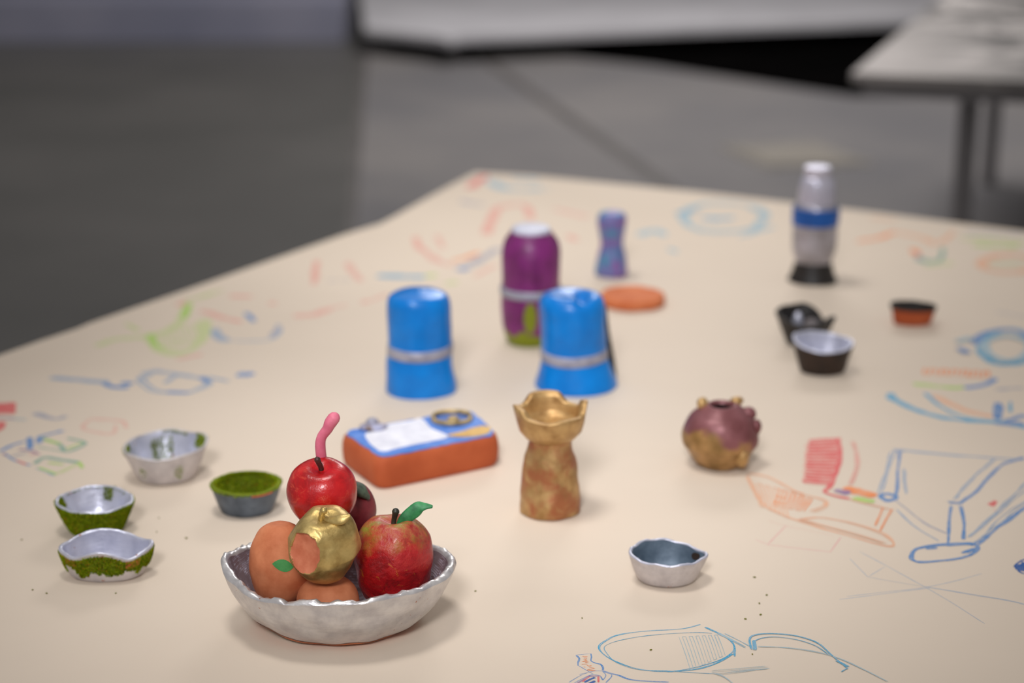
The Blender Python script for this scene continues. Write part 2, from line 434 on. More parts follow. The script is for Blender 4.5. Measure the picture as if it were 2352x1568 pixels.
# ------------------------------------------------------------------ paper covered table
C = T(1090, 396)
L0 = T(0, 815)
e1 = (L0-C); e1.z = 0; e1.normalize()
e2 = Vector((-e1.y, e1.x, 0))
if e2.x < 0: e2 = -e2
tb = thing('trestle_table', (C.x, C.y, 0), 'wide table standing under the cream drawing paper', 'table')
def tq(a, b): p = e1*a+e2*b; return (p.x, p.y)
prism('table_top', [tq(0.12, 0.10), tq(2.48, 0.10), tq(2.48, 1.78), tq(0.12, 1.78)], TZ-0.034, TZ-0.001, M['board'], tb, False, 0.003)
for a, b in ((0.25, 0.25), (2.3, 0.25), (2.3, 1.65), (0.25, 1.65)):
    p = tq(a, b); box('leg', (p[0], p[1], (TZ-0.034)/2), (0.05, 0.05, TZ-0.034), M['steel'], tb, 0.006)
edge = [(1092, 396), (1060, 412), (985, 452), (905, 497), (872, 514), (800, 535), (640, 591), (420, 668), (205, 742), (178, 754), (90, 783), (0, 815)]
poly = [T(*p) for p in edge]
pl = poly[-1] + e1*1.2
pr = [T(1230, 404), T(1600, 440), T(2000, 486), T(2352, 531)]
far_r = pr[-1] + e2*0.75
near_r = far_r + e1*2.5
outer = [far_r] + list(reversed(pr)) + poly + [pl, near_r]
paper = prism('drawing_paper', [(p.x, p.y) for p in outer], TZ-0.0009, TZ, M['paper'])
tag(paper, 'large cream paper with coloured crayon drawings covering the table', 'paper')

# ---- crayon drawings: thin wax strokes lying on the paper
_lift = [0.00003]
def drawing(label, strokes):
    # strokes that lie apart become drawings of their own
    Wp = [[T(u, v) for u, v in st_[4]] for st_ in strokes]
    Wd = []
    for P in Wp:
        D_ = []
        for a, b in zip(P[:-1], P[1:]): D_ += [a.lerp(b, i/6) for i in range(7)]
        Wd.append(D_ or P)
    grp = list(range(len(strokes)))
    for i in range(len(strokes)):
        for j in range(i):
            if grp[i] != grp[j] and min((a-b).length for a in Wd[i] for b in Wd[j]) < 0.022:
                gi, gj = grp[i], grp[j]; grp = [gj if g == gi else g for g in grp]
    for g in sorted(set(grp)): draw_mesh(label, [st_ for st_, k in zip(strokes, grp) if k == g])
def draw_mesh(label, strokes):
    """strokes: (colour, width mm, passes, jitter mm, [(u, v)...], smooth)"""
    V = []; F = []; mi = []; mats = []; _lift[0] = 0.00003
    for s in strokes:
        colr, wd, n, jit, pts = s[:5]; wd = wd*1.6 if 6 <= wd < 13 else wd*1.15; sm = s[5] if len(s) > 5 else True
        if colr not in mats: mats.append(colr)
        W = [T(u, v) for u, v in pts]
        if len(W) == 1: W = [W[0]-Vector((wd*0.0008, 0, 0)), W[0]+Vector((wd*0.0008, 0.0003, 0))]
        base = catmull(W, 6 if sm else 3) if len(W) > 2 or not sm else [W[0].lerp(W[-1], i/8) for i in range(9)]
        if not sm and len(W) > 2:
            base = []
            for a, b in zip(W[:-1], W[1:]): base += [a.lerp(b, i/5) for i in range(5)]
            base.append(W[-1])
        for kpass in range(n):
            ph = random.random()*50; off = Vector((random.uniform(-1, 1), random.uniform(-1, 1), 0))*jit*0.0007
            _lift[0] += 0.000006
            P = []
            for p in base:
                P.append(p + off + Vector((noise.noise(p*22+Vector((ph, 0, 0))), noise.noise(p*22+Vector((0, ph, 3))), 0))*jit*0.001)
            hw = wd*0.0005
            i0 = len(V)
            for i, p in enumerate(P):
                tg = P[min(i+1, len(P)-1)]-P[max(i-1, 0)]
                nn = Vector((-tg.y, tg.x, 0))
                nn = nn.normalized() if nn.length > 1e-9 else Vector((1, 0, 0))
                h = hw*(0.75+0.5*noise.noise(p*60+Vector((ph, ph, 0)))) * (0.55 if i in (0, len(P)-1) else 1)
                a = p+nn*h; b = p-nn*h
                V += [(a.x, a.y, TZ+_lift[0]+i*1.2e-6), (b.x, b.y, TZ+_lift[0]+i*1.2e-6)]
            _lift[0] += len(P)*1.2e-6 if len(P) > 60 else 0
            for i in range(len(P)-1):
                F.append((i0+2*i, i0+2*i+1, i0+2*i+3, i0+2*i+2)); mi.append(mats.index(colr))
    me = bpy.data.meshes.new('crayon_drawing'); me.from_pydata(V, [], F)
    for m in mats: me.materials.append(CR[m])
    me.polygons.foreach_set('material_index', mi); me.update()
    o = bpy.data.objects.new('crayon_drawing', me); link(o, paper); o['label'] = label
    return o
def hatch(col, wd, a, b, c, d, n, jit=1.5):
    """zigzag filling the quad a-b (start side) to d-c"""
    pts = []
    for i in range(n):
        t = i/(n-1)
        p0 = (a[0]+(d[0]-a[0])*t, a[1]+(d[1]-a[1])*t); p1 = (b[0]+(c[0]-b[0])*t, b[1]+(c[1]-b[1])*t)
        pts += [p0, p1] if i % 2 == 0 else [p1, p0]
    return (col, wd, 1, jit, pts, False)
drawing('cyan pencil drawing of a cup with a curved handle', [
 ('cyan', 1.1, 2, 1.0, [(1610, 1434), (1566, 1444), (1481, 1449), (1420, 1458), (1393, 1470), (1377, 1483), (1382, 1498), (1406, 1515), (1450, 1532), (1498, 1541), (1549, 1541), (1600, 1532), (1651, 1517), (1678, 1502), (1688, 1485), (1668, 1464), (1620, 1441)]),
 ('cyan', 0.9, 1, 1.0, [(1634, 1454), (1593, 1452), (1498, 1458), (1430, 1468), (1389, 1483), (1396, 1502), (1420, 1522), (1470, 1537), (1540, 1540), (1637, 1546)]),
 ('cyan', 1.6, 2, 1.5, [(1532, 1541), (1600, 1536), (1650, 1520), (1682, 1500)]),
 ('cyan', 1.8, 2, 1.6, [(1620, 1441), (1661, 1461), (1685, 1481), (1688, 1508)]),
 ('cyan_pale', 1.2, 4, 4, [(1655, 1455), (1716, 1485)]),
 hatch('cyan_pale', 0.6, (1560, 1462), (1590, 1538), (1668, 1505), (1650, 1458), 13),
 ('cyan_pale', 0.7, 5, 5, [(1640, 1545), (1700, 1540), (1760, 1535)]),
 ('cyan', 1.3, 2, 1.2, [(1726, 1492), (1722, 1468), (1736, 1458), (1777, 1455), (1831, 1461), (1879, 1478), (1906, 1502), (1947, 1536)]),
 ('cyan', 1.2, 1, 0.8, [(1734, 1490), (1734, 1471), (1770, 1463), (1821, 1468), (1872, 1483), (1905, 1505)]),
 ('cyan', 2.8, 2, 1, [(1733, 1471), (1734, 1493)]),
 ('cyan_pale', 0.9, 2, 1.5, [(1740, 1485), (1804, 1488), (1872, 1497), (1923, 1510), (1981, 1536), (2039, 1566)]),
 ('cyan', 1.6, 2, 1, [(1920, 1518), (1949, 1532)]), ('cyan', 1.4, 1, 1, [(1949, 1534), (1933, 1543)]),
 ('cyan_pale', 0.8, 2, 2, [(1637, 1546), (1665, 1556), (1690, 1575)]),
])
K = lambda L: [(1290+x/11.76, 1470+y/11.76) for x, y in L]
drawing('blue pencil tag with orange handwriting above a red and blue shape', [
 ('blue', 0.9, 1, 0.4, K([(380, 400), (780, 365)]), False), ('blue', 1.8, 1, 0.6, K([(780, 365), (800, 460), (790, 560), (900, 620), (1050, 660), (1110, 740), (1110, 820)])),
 ('blue', 1.9, 1, 0.6, K([(400, 410), (480, 500), (450, 600), (450, 690)])), ('blue', 1.0, 1, 0.4, K([(450, 690), (850, 920), (1040, 960)]), False),
 ('blue', 0.9, 1, 0.4, K([(1110, 830), (900, 830), (700, 870), (480, 920)])),
 ('blue', 1.6, 2, 0.6, K([(1110, 830), (1300, 890), (1550, 950), (1850, 1060), (2350, 1110), (2900, 1130)])),
 ('blue', 0.9, 1, 0.4, K([(200, 1140), (500, 960), (700, 880)])), ('blue', 1.0, 1, 0.4, K([(340, 1150), (700, 970), (850, 930)])),
 ('blue', 0.9, 1, 0.4, K([(1120, 850), (1200, 950), (1120, 1080)])), ('blue', 1.0, 1, 0.4, K([(1300, 890), (1340, 980), (1180, 1150)])),
 ('purple', 2.0, 1, 0.5, K([(400, 1170), (640, 1040), (760, 970), (1060, 960)])), ('red', 2.6, 1, 0.5, K([(1000, 970), (1000, 1130)])), ('red', 1.6, 1, 0.5, K([(560, 1120), (760, 980)])),
 ('navy', 3.0, 2, 0.8, K([(640, 1130), (800, 1050), (920, 1000)])), ('navy', 3.0, 2, 0.8, K([(700, 1200), (900, 1100)])), ('blue', 1.5, 1, 0.4, K([(1060, 980), (1110, 1080)])),
 ('orange', 0.8, 1, 0.1, K([(560, 430), (620, 445), (700, 440)])), ('orange', 0.7, 1, 0.1, K([(590, 480), (690, 482)])),
 ('orange', 0.8, 1, 0.1, K([(690, 505), (600, 528), (690, 548), (550, 575), (730, 580)]), False), ('orange', 0.8, 1, 0.1, K([(730, 580), (630, 598), (740, 612)]), False),
 ('orange', 0.8, 1, 0.1, K([(540, 652), (690, 640)])), ('orange', 0.9, 1, 0.1, K([(680, 660), (720, 695), (810, 688)])), ('orange', 0.9, 1, 0.1, K([(590, 715), (640, 728)])),
 ('orange', 1.0, 1, 0.1, K([(740, 725), (900, 760), (690, 795), (920, 822)]), False), ('orange', 0.9, 1, 0.1, K([(690, 800), (720, 820), (900, 825)])),
])
K7 = lambda L: [(1680+x/2.579, 960+y/2.579) for x, y in L]
drawing('thin blue crossing pencil lines', [
 ('blue_pale', 1.0, 1, 0.8, K7([(640, 1075), (1180, 1005)])), ('blue_pale', 1.0, 1, 0.8, K7([(680, 1055), (1180, 995), (1480, 920)])),
 ('blue_pale', 0.9, 1, 0.8, K7([(700, 830), (810, 940), (910, 880)]), False), ('blue_pale', 1.0, 1, 0.8, K7([(760, 790), (1150, 1000), (1500, 1215)])),
 ('blue_pale', 1.1, 2, 1.2, K7([(1150, 1000), (1600, 1075), (1730, 1105)])), ('blue_pale', 0.6, 1, 0.8, K7([(810, 940), (1150, 1000)])),
])
drawing('faint pink pencil frame', [
 ('pink', 1.6, 1, 0.8, K7([(330, 635), (215, 750), (590, 792), (650, 705)]), False), ('pink', 1.0, 1, 0.6, K7([(140, 720), (215, 750)])), ('pink_pale', 0.8, 1, 0.8, K7([(220, 605), (330, 640), (600, 695)])),
])
drawing('orange crayon sailing boat', [
 ('orange_pale', 2.2, 3, 3.0, K7([(95, 340), (130, 430), (200, 520), (330, 585), (500, 640), (700, 700), (850, 745), (940, 762), (955, 740), (880, 680), (700, 620), (530, 590), (400, 600)])),
 ('orange_pale', 2.2, 3, 4.0, K7([(100, 330), (220, 350), (400, 440), (550, 485), (560, 525), (480, 555)])),
 hatch('orange', 2.0, K7([(300, 420)])[0], K7([(260, 520)])[0], K7([(440, 555)])[0], K7([(480, 480)])[0], 9, 3),
 hatch('orange_pale', 1.8, K7([(130, 380)])[0], K7([(170, 520)])[0], K7([(330, 590)])[0], K7([(300, 420)])[0], 8, 3),
 ('orange', 2.6, 1, 1, K7([(350, 430), (430, 450)])), ('orange', 2.4, 1, 1, K7([(950, 540), (875, 670)])), ('orange', 2.2, 1, 1, K7([(900, 530), (850, 640)])), ('orange_pale', 2.0, 2, 2, K7([(700, 480), (960, 545)])),
 ('orange_pale', 1.6, 3, 3, K7([(400, 600), (700, 680), (900, 740)])),
])
drawing('red crayon sail with orange green and purple bars', [
 hatch('red', 4.2, K7([(465, 130)])[0], K7([(435, 380)])[0], K7([(590, 400)])[0], K7([(640, 120)])[0], 18, 2), hatch('red_pale', 4.0, K7([(450, 140)])[0], K7([(650, 130)])[0], K7([(600, 400)])[0], K7([(440, 385)])[0], 14, 2),
 ('red', 5.0, 2, 2, K7([(635, 130), (645, 250), (600, 390), (560, 440), (700, 480)])), ('red_pale', 3.0, 2, 4, K7([(720, 140), (750, 280), (700, 390)])),
 ('orange', 17, 2, 2, K7([(670, 412), (760, 436), (850, 462)])), ('green', 14, 2, 1, K7([(715, 480), (845, 495)])), ('purple', 16, 1, 2, K7([(610, 430), (700, 450)])),
])
drawing('blue crayon drawing of a jointed desk lamp', [
 ('blue_pale', 5, 2, 2, K7([(950, 185), (1250, 215), (1733, 248)])), ('blue_pale', 3, 2, 3, K7([(950, 200), (880, 450)])), ('blue', 3, 2, 3, K7([(1000, 200), (970, 460)])), ('blue_pale', 3.5, 2, 2, K7([(1020, 300), (1030, 450)])),
 ('blue', 5, 2, 3, K7([(870, 460), (920, 490), (975, 470), (920, 450), (870, 460)])), ('blue', 4, 1, 1, K7([(955, 195), (1020, 200)])),
 ('bluegrey', 2.2, 2, 2, K7([(980, 490), (1150, 620), (1300, 690)])), ('blue_pale', 2.0, 2, 3, K7([(980, 540), (1100, 640), (1230, 725)])),
 ('blue', 4, 2, 2, K7([(1733, 235), (1620, 270), (1540, 330), (1460, 430), (1350, 510)])), ('blue_pale', 3, 2, 3, K7([(1560, 240), (1420, 360), (1320, 480)])), ('blue', 4, 2, 3, K7([(1280, 500), (1360, 505)])),
 ('blue', 3, 2, 2, K7([(1300, 520), (1285, 640), (1280, 745)])), ('blue', 3, 2, 2, K7([(1360, 520), (1380, 620), (1375, 720)])),
 ('blue', 3, 3, 4, K7([(1760, 520), (1600, 640), (1450, 760)])), ('blue_pale', 2.5, 3, 4, K7([(1760, 380), (1560, 570), (1400, 705)])), ('blue_pale', 2, 2, 6, K7([(1760, 470), (1580, 620), (1420, 740)])),
 ('blue', 3, 3, 2.5, K7([(1060, 830), (1090, 770), (1280, 745), (1450, 750), (1440, 790), (1340, 830), (1120, 852), (1060, 830)])), ('blue', 4, 2, 3, K7([(1140, 775), (1210, 770)])), ('blue', 4, 3, 3, K7([(1280, 750), (1440, 740)])), ('blue', 4, 2, 3, K7([(1380, 800), (1450, 770)])),
])
drawing('tiny red crayon heart', [('red', 5, 2, 1, K7([(1525, 512), (1570, 500)])), ('red', 5, 1, 1, K7([(1550, 525), (1565, 490)])), ('red_pale', 1.5, 1, 1, K7([(1570, 560), (1555, 540)]))])
bt = [(2331, 1300), (2338, 1293), (2352, 1285), (2385, 1280), (2415, 1290), (2420, 1304), (2390, 1318), (2352, 1317), (2338, 1309)]
drawing('dark blue crayon tip of a shape leaving the sheet', [hatch('navy', 4.0, (2331, 1300), (2333, 1302), (2410, 1310), (2410, 1288), 4, 0.4), hatch('navy', 4.5, (2334, 1300), (2410, 1282), (2410, 1318), (2338, 1308), 8, 0.5)] + [('navy', 2.2, 2, 0.3, bt), ('navy', 22, 1, 0.2, [(2338, 1301), (2348, 1301), (2372, 1301), (2412, 1300)]), ('navy', 30, 1, 0.2, [(2350, 1301), (2372, 1301), (2412, 1300)])])
K4 = lambda L: [(1900+x/4.126, 680+y/4.126) for x, y in L]
drawing('blue orange and green crayon hull at the right edge', [
 ('cyan', 9, 2, 3, K4([(590, 950), (800, 1060), (1050, 1140), (1300, 1175), (1650, 1200), (1900, 1250)])), ('cyan', 5, 2, 3, K4([(930, 920), (1100, 1060), (1350, 1160), (1700, 1190)])), ('cyan', 9, 2, 2, K4([(600, 920), (640, 1000)])),
 ('orange_pale', 8, 2, 3, K4([(1020, 940), (1300, 1080), (1560, 1140)])), ('green', 9, 2, 3, K4([(820, 830), (1200, 870), (1300, 860)])), ('green_pale', 9, 1, 3, K4([(820, 850), (1100, 870)])),
 ('blue', 7, 2, 3, K4([(1310, 870), (1480, 840), (1590, 775)])), ('bluegrey', 5, 2, 8, K4([(1580, 880), (1860, 870)])),
 hatch('orange', 4, K4([(910, 680)])[0], K4([(910, 730)])[0], K4([(1520, 770)])[0], K4([(1520, 710)])[0], 13, 4),
 ('blue', 8, 2, 2, K4([(1620, 1010), (1620, 1170)])), ('cyan', 5, 1, 2, K4([(1745, 1000), (1740, 1100)])), ('blue', 9, 2, 3, K4([(1600, 1210), (1880, 1210)])), ('blue', 7, 2, 3, K4([(1700, 1180), (1900, 1130)])),
 ('bluegrey', 5, 2, 8, K4([(1620, 150), (1860, 190)])),
])
def ell(cx, cy, rx, ry, a0=0, a1=360, n=18): return [(cx+rx*math.cos(math.radians(a0+(a1-a0)*i/n)), cy+ry*math.sin(math.radians(a0+(a1-a0)*i/n))) for i in range(n+1)]
drawing('blue crayon wheel at the right edge', [('cyan', 8, 3, 6, ell(2310, 796, 62, 38)), ('blue', 9, 2, 5, ell(2310, 792, 66, 34, 180, 350)), ('cyan_pale', 7, 3, 8, ell(2310, 798, 50, 28)), ('blue', 14, 2, 4, [(2205, 800), (2225, 812)]), ('cyan_pale', 9, 2, 4, [(2195, 785), (2230, 775)])])
drawing('cyan crayon scribbles behind the small figure', [('cyan_pale', 8, 3, 14, ell(1660, 500, 95, 34)), ('cyan', 12, 3, 6, [(1615, 500), (1645, 503), (1680, 500)]), ('cyan', 9, 2, 6, [(1555, 490), (1600, 480)]), ('cyan_pale', 10, 3, 8, [(1465, 540), (1500, 528), (1520, 540)]), ('cyan_pale', 9, 2, 6, [(1540, 570), (1560, 578)]), ('cyan_pale', 8, 2, 8, [(1700, 545), (1780, 520)])])
drawing('orange and green crayon marks beyond the bottle', [('orange', 10, 2, 8, [(1975, 554), (2020, 545), (2060, 532)]), ('orange_pale', 9, 2, 8, [(2060, 532), (2110, 545), (2141, 559)]), ('orange_pale', 8, 2, 6, [(2190, 530), (2160, 560)]), ('orange', 10, 2, 4, [(2098, 572), (2108, 585)]), ('purple', 8, 1, 3, [(2104, 582), (2114, 592)]),
 ('teal', 11, 3, 6, [(2112, 594), (2135, 602), (2160, 598)]), ('teal', 7, 1, 4, [(2160, 598), (2168, 570)]), ('green_pale', 10, 2, 6, [(2130, 612), (2190, 604)]), ('green_pale', 12, 3, 14, [(2221, 550), (2290, 552), (2352, 559)]), ('green', 9, 2, 8, [(2240, 562), (2340, 566)]), ('blue_pale', 8, 1, 8, [(2220, 535), (2352, 540)]),
 ('orange_pale', 10, 3, 6, ell(2318, 605, 62, 20)), ('green_pale', 8, 2, 6, [(2270, 608), (2352, 606)]), ('orange_pale', 8, 2, 4, [(2000, 498), (2060, 505)])])
drawing('red and cyan crayon marks at the far corner', [('red', 14, 3, 8, [(1112, 403), (1095, 416), (1078, 430)]), ('cyan_pale', 16, 4, 12, [(1131, 415), (1173, 435), (1257, 432)]), ('cyan_pale', 12, 2, 12, [(1180, 412), (1240, 412)]), ('bluegrey', 10, 2, 8, [(1061, 463), (1090, 468), (1117, 471)]), ('red_pale', 11, 2, 5, [(1117, 538), (1128, 505), (1139, 477)]), ('red_pale', 10, 2, 6, [(1139, 477), (1180, 470), (1210, 474), (1218, 502)]), ('red_pale', 8, 2, 5, [(1305, 540), (1325, 552)]), ('pink_pale', 8, 2, 6, [(1270, 480), (1350, 500)])])
drawing('orange red and blue crayon scribble left of the purple bottle', [('red_pale', 9, 2, 6, [(957, 545), (965, 565), (985, 582)]), ('pink_pale', 9, 2, 5, [(985, 582), (1010, 600), (1040, 610)]), ('orange', 8, 2, 6, [(1040, 600), (1070, 592), (1098, 580)]), ('pink_pale', 8, 2, 5, [(1005, 540), (1018, 568)]), ('blue', 12, 2, 5, [(1055, 620), (1078, 613)]), ('bluegrey', 12, 3, 7, [(1080, 610), (1115, 590), (1148, 572)]), ('pink_pale', 8, 2, 6, [(1090, 635), (1140, 610)])])
drawing('cyan and green crayon bar behind the upright blue roll', [('cyan', 10, 3, 5, [(870, 632), (920, 635), (975, 636)]), ('green', 8, 2, 5, [(975, 634), (1002, 630)]), ('green_pale', 9, 2, 6, [(1020, 652), (1050, 648)])])
drawing('pale red crayon strokes left of the upright blue roll', [('red_pale', 8, 2, 4, [(730, 600), (726, 628), (721, 653)]), ('pink_pale', 8, 2, 4, [(800, 603), (815, 625), (831, 645)]), ('red_pale', 9, 3, 5, [(674, 726), (724, 721), (760, 712)]), ('pink_pale', 8, 2, 6, [(724, 715), (790, 700)]), ('red_pale', 8, 2, 4, [(831, 695), (850, 690)]), ('pink_pale', 6, 2, 4, [(850, 690), (893, 676)]), ('bluegrey', 5, 1, 4, [(750, 645), (800, 642)])])
drawing('blue crayon wrench like shape', [('blue_pale', 9, 3, 3, [(114, 868), (180, 873), (246, 879)]), ('blue', 6, 2, 3, [(240, 878), (262, 888), (300, 890)]), ('blue', 9, 2, 4, [(278, 882), (300, 878)]), ('blue_pale', 5, 3, 6, [(321, 868), (357, 852), (429, 861), (478, 875), (429, 900), (357, 896), (321, 868)]), ('blue_pale', 5, 2, 4, [(380, 880), (410, 862), (440, 862), (470, 874)]), ('blue', 8, 3, 3, [(382, 900), (432, 902)]), ('blue', 8, 2, 4, [(462, 866), (478, 878)]), ('blue_pale', 5, 2, 4, [(480, 866), (529, 876)]), ('blue', 10, 3, 4, [(548, 859), (582, 859)]), ('blue_pale', 6, 2, 4, [(325, 858), (365, 850)])])
drawing('green crayon animal', [('green_pale', 7, 3, 6, [(221, 793), (268, 779), (350, 771), (411, 743), (436, 696)]), ('green_pale', 8, 3, 8, [(343, 768), (357, 796), (411, 811), (464, 786), (468, 736)]), ('green', 7, 2, 4, [(343, 768), (352, 790), (372, 798)]), ('green', 6, 2, 4, [(420, 730), (436, 696)]), ('green_pale', 7, 2, 5, [(286, 743), (314, 760)]), hatch('green_pale', 3, (360, 770), (370, 800), (460, 790), (440, 745), 9, 4), ('green_pale', 6, 2, 8, [(430, 690), (520, 665)])])
drawing('red and blue crayon van beside the green animal', [('red_pale', 8, 2, 5, [(404, 700), (425, 692)]), ('red_pale', 9, 2, 5, [(529, 679), (579, 682)]), ('red_pale', 8, 3, 6, [(468, 714), (510, 728), (554, 739)]), ('red_pale', 9, 1, 3, [(622, 694), (634, 698)]), ('blue_pale', 8, 3, 5, [(493, 755), (500, 775), (520, 782)]), ('blue_pale', 5, 2, 4, [(514, 784), (607, 782), (640, 765), (636, 745)]), ('blue', 7, 2, 4, [(571, 718), (588, 738)]), ('bluegrey', 7, 2, 5, [(620, 775), (640, 750)]), ('red_pale', 6, 2, 4, [(404, 826), (464, 814)])])
drawing('red crayon block at the left edge', [hatch('red', 5, (-20, 928), (-20, 950), (34, 948), (34, 925), 14, 2), ('purple', 5, 2, 2, [(-15, 958), (38, 962)]), hatch('red', 4, (-20, 968), (-20, 1000), (6, 985), (14, 970), 8, 2), ('cyan_pale', 4, 2, 3, [(30, 962), (58, 963)])])
drawing('grey blue crayon tick', [('bluegrey', 6, 3, 2.5, [(78, 949), (124, 963), (149, 956)])])
drawing('faint pink crayon box', [('pink_pale', 4, 3, 2.5, [(207, 963), (191, 984), (255, 996), (265, 976)]), ('pink_pale', 4, 3, 2.5, [(207, 962), (250, 964), (282, 969), (290, 983)])])
drawing('blue green and red crayon building blocks', [('blue', 5, 3, 2.5, [(0, 1036), (30, 1022), (58, 1014)]), ('blue', 6, 2, 2, [(71, 1004), (73, 1031)]), ('blue', 6, 2, 2, [(88, 1018), (93, 1001)]), ('blue', 5, 2, 2, [(93, 1001), (120, 995), (143, 989)]), ('teal', 4, 3, 2, [(96, 1005), (139, 1021), (153, 1037), (197, 1018), (158, 1006)]), ('green', 3, 2, 2, [(98, 1009), (135, 1019)]), ('teal', 3, 2, 2, [(85, 1025), (148, 1036)]), ('green', 3, 2, 2, [(150, 1030), (190, 1016)]),
 ('teal', 5, 3, 2, [(80, 1064), (103, 1050), (140, 1055), (179, 1061)]), ('green', 5, 2, 1.5, [(179, 1061), (188, 1075)]), ('green', 4, 2, 1.5, [(90, 1074), (131, 1090)]), ('blue_pale', 3, 2, 1.5, [(83, 1075), (125, 1092)]), ('green', 3, 2, 2, [(110, 1062), (145, 1066)]), ('green_pale', 3, 4, 4, [(135, 1088), (180, 1066)]),
 ('blue', 3, 2, 2, [(7, 1041), (30, 1056), (68, 1070)]), ('purple', 3, 2, 2, [(43, 1031), (75, 1036), (90, 1044)]), ('red', 3, 2, 2, [(40, 1056), (60, 1066)]), ('purple', 3, 1, 2, [(5, 1040), (12, 1046)]), ('bluegrey', 3, 2, 3, [(25, 1048), (60, 1040)]), ('pink', 4, 2, 2, [(70, 1044), (90, 1042)])])

# ------------------------------------------------------------------ vessels
def smooth01(x): x = max(0, min(1, x)); return x*x*(3-2*x)
class Bowl:
    """irregular pinched bowl; s in 0..1 runs up the wall"""
    def __init__(s, rb, rr, h, shape=None, dz=None, t=0.004, bshape=None, p=0.8, seed=0, amp=0.0012, ysq=1.0, belly=0.0, floor_t=0.007):
        s.rb, s.rr, s.h, s.t, s.p, s.seed, s.amp, s.ysq, s.belly, s.ft = rb, rr, h, t, p, seed, amp, ysq, belly, floor_t
        s.shape = shape or (lambda th: 1.0); s.dz = dz or (lambda th: 0.0); s.bshape = bshape or (lambda th: 1.0)
    def pt(s, th, k, off=0.0, inner=False):
        rr = s.rr*s.shape(th); rb = s.rb*s.bshape(th)
        if inner: rr -= s.t; rb -= s.t*0.7
        r = rb + (rr-rb)*(k**s.p) + s.belly*math.sin(PI*k) + off
        top = s.h + s.dz(th)
        z = (s.ft + (top-s.ft)*k) if inner else top*k
        p = Vector((r*math.cos(th), r*math.sin(th)*s.ysq, z))
        d = nz(p, 45, s.seed)*s.amp
        p.x += math.cos(th)*d; p.y += math.sin(th)*d
        return p
    def build(s, parent, m_out, m_in, m_rim=None, seg=96, rows=16, rim_amp=0.0006, crimp=None):
        V = []
        for f in (0.0, 0.5, 0.9):
            for j in range(seg):
                th = 2*PI*j/seg; p = s.pt(th, 0); V.append(Vector((p.x*max(f, 0.02), p.y*max(f, 0.02), 0.0)))
        for i in range(rows+1):
            k = i/rows
            for j in range(seg):
                th = 2*PI*j/seg; p = s.pt(th, k)
                if i == 0: p = p*0.97; p.z = 0.0006
                V.append(p)
        mesh('outer_wall', V, grid_faces(rows+4, seg, True, False), m_out, parent)
        R = []
        nr = 6
        for i in range(nr+1):
            a = PI*i/nr
            for j in range(seg):
                th = 2*PI*j/seg
                o = s.pt(th, 1.0); n = s.pt(th, 1.0, 0, True); c = (o+n)/2
                d = (n-o)/2
                p = c - d*math.cos(a) + Vector((0, 0, 1))*math.sin(a)*s.t*0.42
                if 0 < i < nr:
                    p += Vector((nz(p, 160, s.seed+3), nz(p, 160, s.seed+9), nz(p, 160, s.seed+14)*1.3))*rim_amp
                    if crimp: p.z += crimp(th, a)
                R.append(p)
        mesh('rim', R, grid_faces(nr+1, seg, False, False), m_rim or m_out, parent)
        I = []
        for i in range(rows+1):
            k = 1-i/rows
            for j in range(seg): I.append(s.pt(2*PI*j/seg, k, 0, True))
        for f in (0.9, 0.6, 0.3, 0.02):
            for j in range(seg):
                p = s.pt(2*PI*j/seg, 0, 0, True); q_ = Vector((p.x*f, p.y*f, s.ft*(1-0.15*(1-f)))); I.append(q_)
        mesh('inner_wall', I, grid_faces(rows+5, seg, False, True), m_in, parent)
MOSSC = [(128, 148, 10), (148, 164, 22), (108, 130, 8), (158, 162, 34), (88, 108, 6), (170, 124, 34)]
def moss_patch(parent, bowl, mask, n, inner=False, ln=0.0016, name='moss', brown=0.12, floor=False):
    V = []; F = []; Cc = []
    made = 0; tries = 0
    while made < n and tries < n*14:
        tries += 1
        th = random.random()*2*PI; k = random.random()
        if floor and random.random() < 0.45:
            f = math.sqrt(random.random()); p = bowl.pt(th, 0, 0, True); p = Vector((p.x*f, p.y*f, bowl.ft)); nn = Vector((0, 0, 1))
            if not mask(th, -f): continue
        else:
            if not mask(th, k): continue
            kk = min(k, 1.0)
            p = bowl.pt(th, kk, 0, inner)
            a = bowl.pt(th+0.02, kk, 0, inner)-bowl.pt(th-0.02, kk, 0, inner); b = bowl.pt(th, min(kk+0.03, 1), 0, inner)-bowl.pt(th, kk-0.03 if kk > .03 else 0, 0, inner)
            nn = a.cross(b).normalized()
            if inner: nn = -nn
            if k > 0.985: nn = (nn + Vector((0, 0, 1))).normalized()
        made += 1
        c = lin(random.choices(MOSSC, [4, 4, 3, 2, 2, 6*brown*(1.5 if nz(p, 90, 3) > 0.1 else 0.6)])[0])
        for _ in range(3):
            d = (nn + Vector((random.uniform(-1, 1), random.uniform(-1, 1), random.uniform(-1, 1)))*0.75).normalized()
            L = ln*random.uniform(0.6, 1.25)
            sd_ = d.cross(Vector((random.uniform(-1, 1), random.uniform(-1, 1), random.uniform(-1, 1)))).normalized()*L*0.38
            b0 = p + Vector((random.uniform(-1, 1), random.uniform(-1, 1), random.uniform(-1, 1)))*0.0005 - nn*0.0002
            i = len(V); V += [b0-sd_, b0+sd_, b0+d*L*0.6+sd_*0.8, b0+d*L]; F.append((i, i+1, i+2, i+3))
            Cc += [c]*4
    for v in V: v.z = max(v.z, 0.0004)
    me = bpy.data.meshes.new(name); me.from_pydata([tuple(v) for v in V], [], F); me.update()
    ca = me.color_attributes.new('Col', 'FLOAT_COLOR', 'POINT')
    ca.data.foreach_set('color', [x for c in Cc for x in c])
    me.materials.append(M['moss'])
    o = bpy.data.objects.new(name, me); link(o, parent); o['kind'] = 'stuff'; o['label'] = 'bright green moss flock'
    return o
